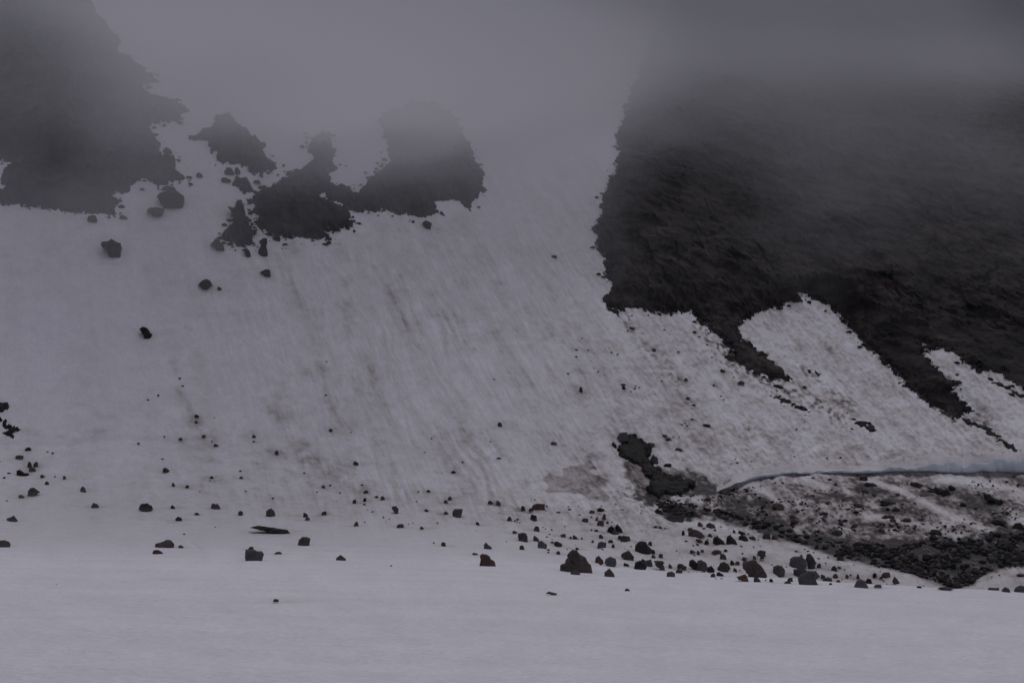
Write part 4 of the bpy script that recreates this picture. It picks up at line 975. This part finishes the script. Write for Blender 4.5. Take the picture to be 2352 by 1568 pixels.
# melt hollows round the larger stones, with contact shade painted as a darker ring
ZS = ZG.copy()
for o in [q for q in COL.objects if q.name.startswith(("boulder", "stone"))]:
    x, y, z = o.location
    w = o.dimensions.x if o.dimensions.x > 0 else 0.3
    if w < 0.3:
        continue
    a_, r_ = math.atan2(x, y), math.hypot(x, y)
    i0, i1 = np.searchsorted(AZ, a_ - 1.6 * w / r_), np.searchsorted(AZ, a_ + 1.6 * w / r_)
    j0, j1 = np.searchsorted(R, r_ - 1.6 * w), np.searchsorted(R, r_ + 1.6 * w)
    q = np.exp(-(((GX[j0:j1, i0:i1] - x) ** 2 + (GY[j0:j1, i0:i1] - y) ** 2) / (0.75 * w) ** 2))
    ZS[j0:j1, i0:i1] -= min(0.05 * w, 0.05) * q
    DIRT_AND_SHADE[j0:j1, i0:i1] = np.clip(DIRT_AND_SHADE[j0:j1, i0:i1] + 0.14 * q, 0, 1)  # darker snow colour stands in for contact shade
me = SNOW.data
me.vertices.foreach_set("co", np.stack([GX, GY, ZS], -1).astype(np.float32).reshape(-1))
me.attributes["dirt"].data.foreach_set("value", DIRT_AND_SHADE.astype(np.float32).reshape(-1))
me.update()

# ------------------------------------------------------------------ cloud bank lying on the upper slope: a closed body of even density
PIV = np.array((4.0, -25.0, -12.0))
# points on the front of the cloud (metres)
CLOUD = [(-36.9, 138.9, 26.7), (-37.8, 141.8, 32.8), (-37.7, 140.9, 36.4), (-37.6, 140.1, 39.9), (-34.5, 128.4, 38.3), (-29.4, 109.5, 34.1), (-41.3, 138.0, 26.5), (-44.0, 146.4, 33.9), (-44.8, 148.7, 38.4), (-46.4, 153.5, 43.7), (-41.4, 136.6, 42.6), (-27.7, 121.1, 31.9), (-21.8, 100.0, 27.7), (-23.6, 97.3, 28.8), (-22.5, 140.7, 31.5), (-19.8, 116.2, 27.4), (-19.4, 151.3, 27.9), (-11.3, 98.3, 22.0), (-8.7, 73.9, 17.0), (-17.4, 141.2, 29.0), (-8.1, 160.3, 30.8), (-7.7, 151.8, 31.1), (-6.7, 132.6, 29.0), (-4.8, 94.3, 21.8), (-2.6, 51.1, 12.5), (-3.4, 104.8, 24.3), (-4.6, 153.2, 32.2), (-7.6, 99.3, 23.0), (14.1, 169.3, 23.7), (15.2, 181.6, 32.5), (15.8, 187.9, 38.5), (15.9, 188.5, 43.6), (15.3, 181.5, 44.4), (11.3, 157.8, 39.1), (14.2, 168.5, 43.5), (11.2, 146.4, 39.3), (12.9, 152.9, 43.6), (16.3, 192.1, 59.9), (28.9, 179.5, 27.4), (30.0, 186.1, 33.3), (31.3, 193.6, 39.7), (33.3, 205.0, 47.5), (34.6, 212.8, 54.9), (31.9, 195.7, 55.7), (33.6, 205.4, 64.0), (43.5, 182.7, 27.9), (44.9, 187.9, 33.6), (47.3, 197.4, 40.5), (49.4, 205.5, 47.6), (52.5, 217.9, 56.2), (52.4, 217.0, 61.8), (61.5, 254.0, 79.2), (51.3, 177.4, 22.5), (55.3, 190.2, 34.0), (63.0, 215.7, 50.0), (69.1, 235.9, 60.9), (74.3, 252.9, 72.0), (89.1, 302.6, 94.3), (38.0, 189.7, 36.4), (36.1, 180.6, 30.0), (22.8, 186.2, 33.3), (2.1, 107.8, 27.8), (2.9, 150.4, 34.8), (3.1, 163.5, 33.5), (3.2, 166.2, 29.7), (3.1, 163.5, 25.0), (3.5, 178.3, 55.6), (-9.6, 76.8, 21.9), (-10.5, 84.6, 21.8), (-11.0, 87.9, 27.4), (-4.0, 87.0, 24.8), (-17.8, 87.6, 24.9), (-16.7, 82.3, 25.7), (-25.9, 128.4, 29.7), (-28.6, 142.4, 27.3)]
ca = np.concatenate([np.linspace(-1.15, -0.42, 14), np.linspace(-0.38, 0.38, 60), np.linspace(0.42, 1.15, 14)])
ce = np.concatenate([np.linspace(-0.05, 0.06, 5), np.linspace(0.08, 0.40, 48)])
def ground_v(x, y):
    a_, r_ = np.arctan2(x, y), np.hypot(x, y)
    c_, k_ = np.interp(a_, AZ, np.arange(NA)), np.interp(r_, R, np.arange(NR))
    i_, j_ = np.minimum(c_.astype(int), NA - 2), np.minimum(k_.astype(int), NR - 2)
    f_, g_ = c_ - i_, k_ - j_
    return (ZG[j_, i_] * (1 - f_) + ZG[j_, i_ + 1] * f_) * (1 - g_) + (ZG[j_ + 1, i_] * (1 - f_) + ZG[j_ + 1, i_ + 1] * f_) * g_
def slope_hit(az, te):
    """horizontal distance from the pivot at which a line rising at te meets the slope"""
    t = np.arange(110, 430, 2.0)
    X_, Y_ = PIV[0] + np.sin(az)[..., None] * t, PIV[1] + np.cos(az)[..., None] * t
    h_ = ground_v(X_, Y_) - (PIV[2] + te[..., None] * t)
    hit = h_ >= 0
    k_ = np.where(hit.any(-1), hit.argmax(-1), len(t) - 1)
    return t[k_]
cp = np.array(CLOUD)
rel = cp - PIV
paz, pd = np.arctan2(rel[:, 0], rel[:, 1]), np.hypot(rel[:, 0], rel[:, 1])
pte = rel[:, 2] / pd
pth = slope_hit(paz, pte) - pd
def kern(a1, e1, a2, e2):
    return np.exp(-((a1[:, None] - a2[None]) / 0.050) ** 2 - ((e1[:, None] - e2[None]) / 0.025) ** 2)
mean = lambda e: np.interp(e, [0.13, 0.19, 0.25, 0.30, 0.36, 0.6], [-12, 8, 26, 50, 85, 110])
K = kern(paz, pte, paz, pte) * 900 + np.eye(len(paz)) * 25
W = np.linalg.solve(K, pth - mean(pte))
CA, CE = np.meshgrid(ca, ce)
CE = CE + np.clip(CE - 0.33, 0, 1) * 2.6 * np.exp(-((CA + 0.06) / 0.20) ** 2)      # unseen top raised over the middle to shade the fog from the sky
th = mean(CE) + (kern(CA.ravel(), CE.ravel(), paz, pte) * 900 @ W).reshape(CA.shape)
th = th + sst(0.17, 0.24, CE) * (7 * fbm(CA * 14, CE * 24, 3, 301) + 4 * fbm(CA * 40, CE * 60, 2, 305)) + sst(20, 60, th) * 16 * fbm(CA * 9, CE * 20, 3, 309)
th = np.where(th > 60, 60 + 110 * np.tanh((th - 60) / 110), np.clip(th, -12, None))
hd = slope_hit(CA, CE)
# smooth the distance of the slope a little so that the cloud front is soft
for _ in range(3):
    hd[1:-1, 1:-1] = (hd[1:-1, 1:-1] * 2 + hd[:-2, 1:-1] + hd[2:, 1:-1] + hd[1:-1, :-2] + hd[1:-1, 2:]) / 6
front, back = hd - th, hd + 220
nr_, na_ = CA.shape
def pts_at(D):
    return np.stack([PIV[0] + np.sin(CA) * D, PIV[1] + np.cos(CA) * D, PIV[2] + CE * D], -1).reshape(-1, 3)
vs = np.concatenate([pts_at(front), pts_at(back)]).tolist()
nb = nr_ * na_
fs = []
for j in range(nr_ - 1):
    for i in range(na_ - 1):
        a0 = j * na_ + i
        fs.append((a0, a0 + 1, a0 + 1 + na_, a0 + na_))
        fs.append((nb + a0, nb + a0 + na_, nb + a0 + 1 + na_, nb + a0 + 1))
for i in range(na_ - 1):
    fs.append((i, nb + i, nb + i + 1, i + 1))
    t0 = (nr_ - 1) * na_ + i
    fs.append((t0, t0 + 1, nb + t0 + 1, nb + t0))
for j in range(nr_ - 1):
    a0 = j * na_
    fs.append((a0, a0 + na_, nb + a0 + na_, nb + a0))
    a0 += na_ - 1
    fs.append((a0, nb + a0, nb + a0 + na_, a0 + na_))
me = bpy.data.meshes.new("cloud_bank")
me.from_pydata(vs, [], fs)
me.validate()
mt, nt, out = new_mat("cloud")
pv = N(nt, "ShaderNodeVolumePrincipled")
pv.inputs["Color"].default_value = (0.75, 0.75, 0.77, 1)
pv.inputs["Density"].default_value = 0.0235
pv.inputs["Density Attribute"].default_value = ""
pv.inputs["Anisotropy"].default_value = 0.0
nt.links.new(pv.outputs[0], out.inputs["Volume"])
link("cloud_bank", me, mt, "grey cloud bank lying on the upper slope and hiding the mountain top", "cloud", kind="stuff")
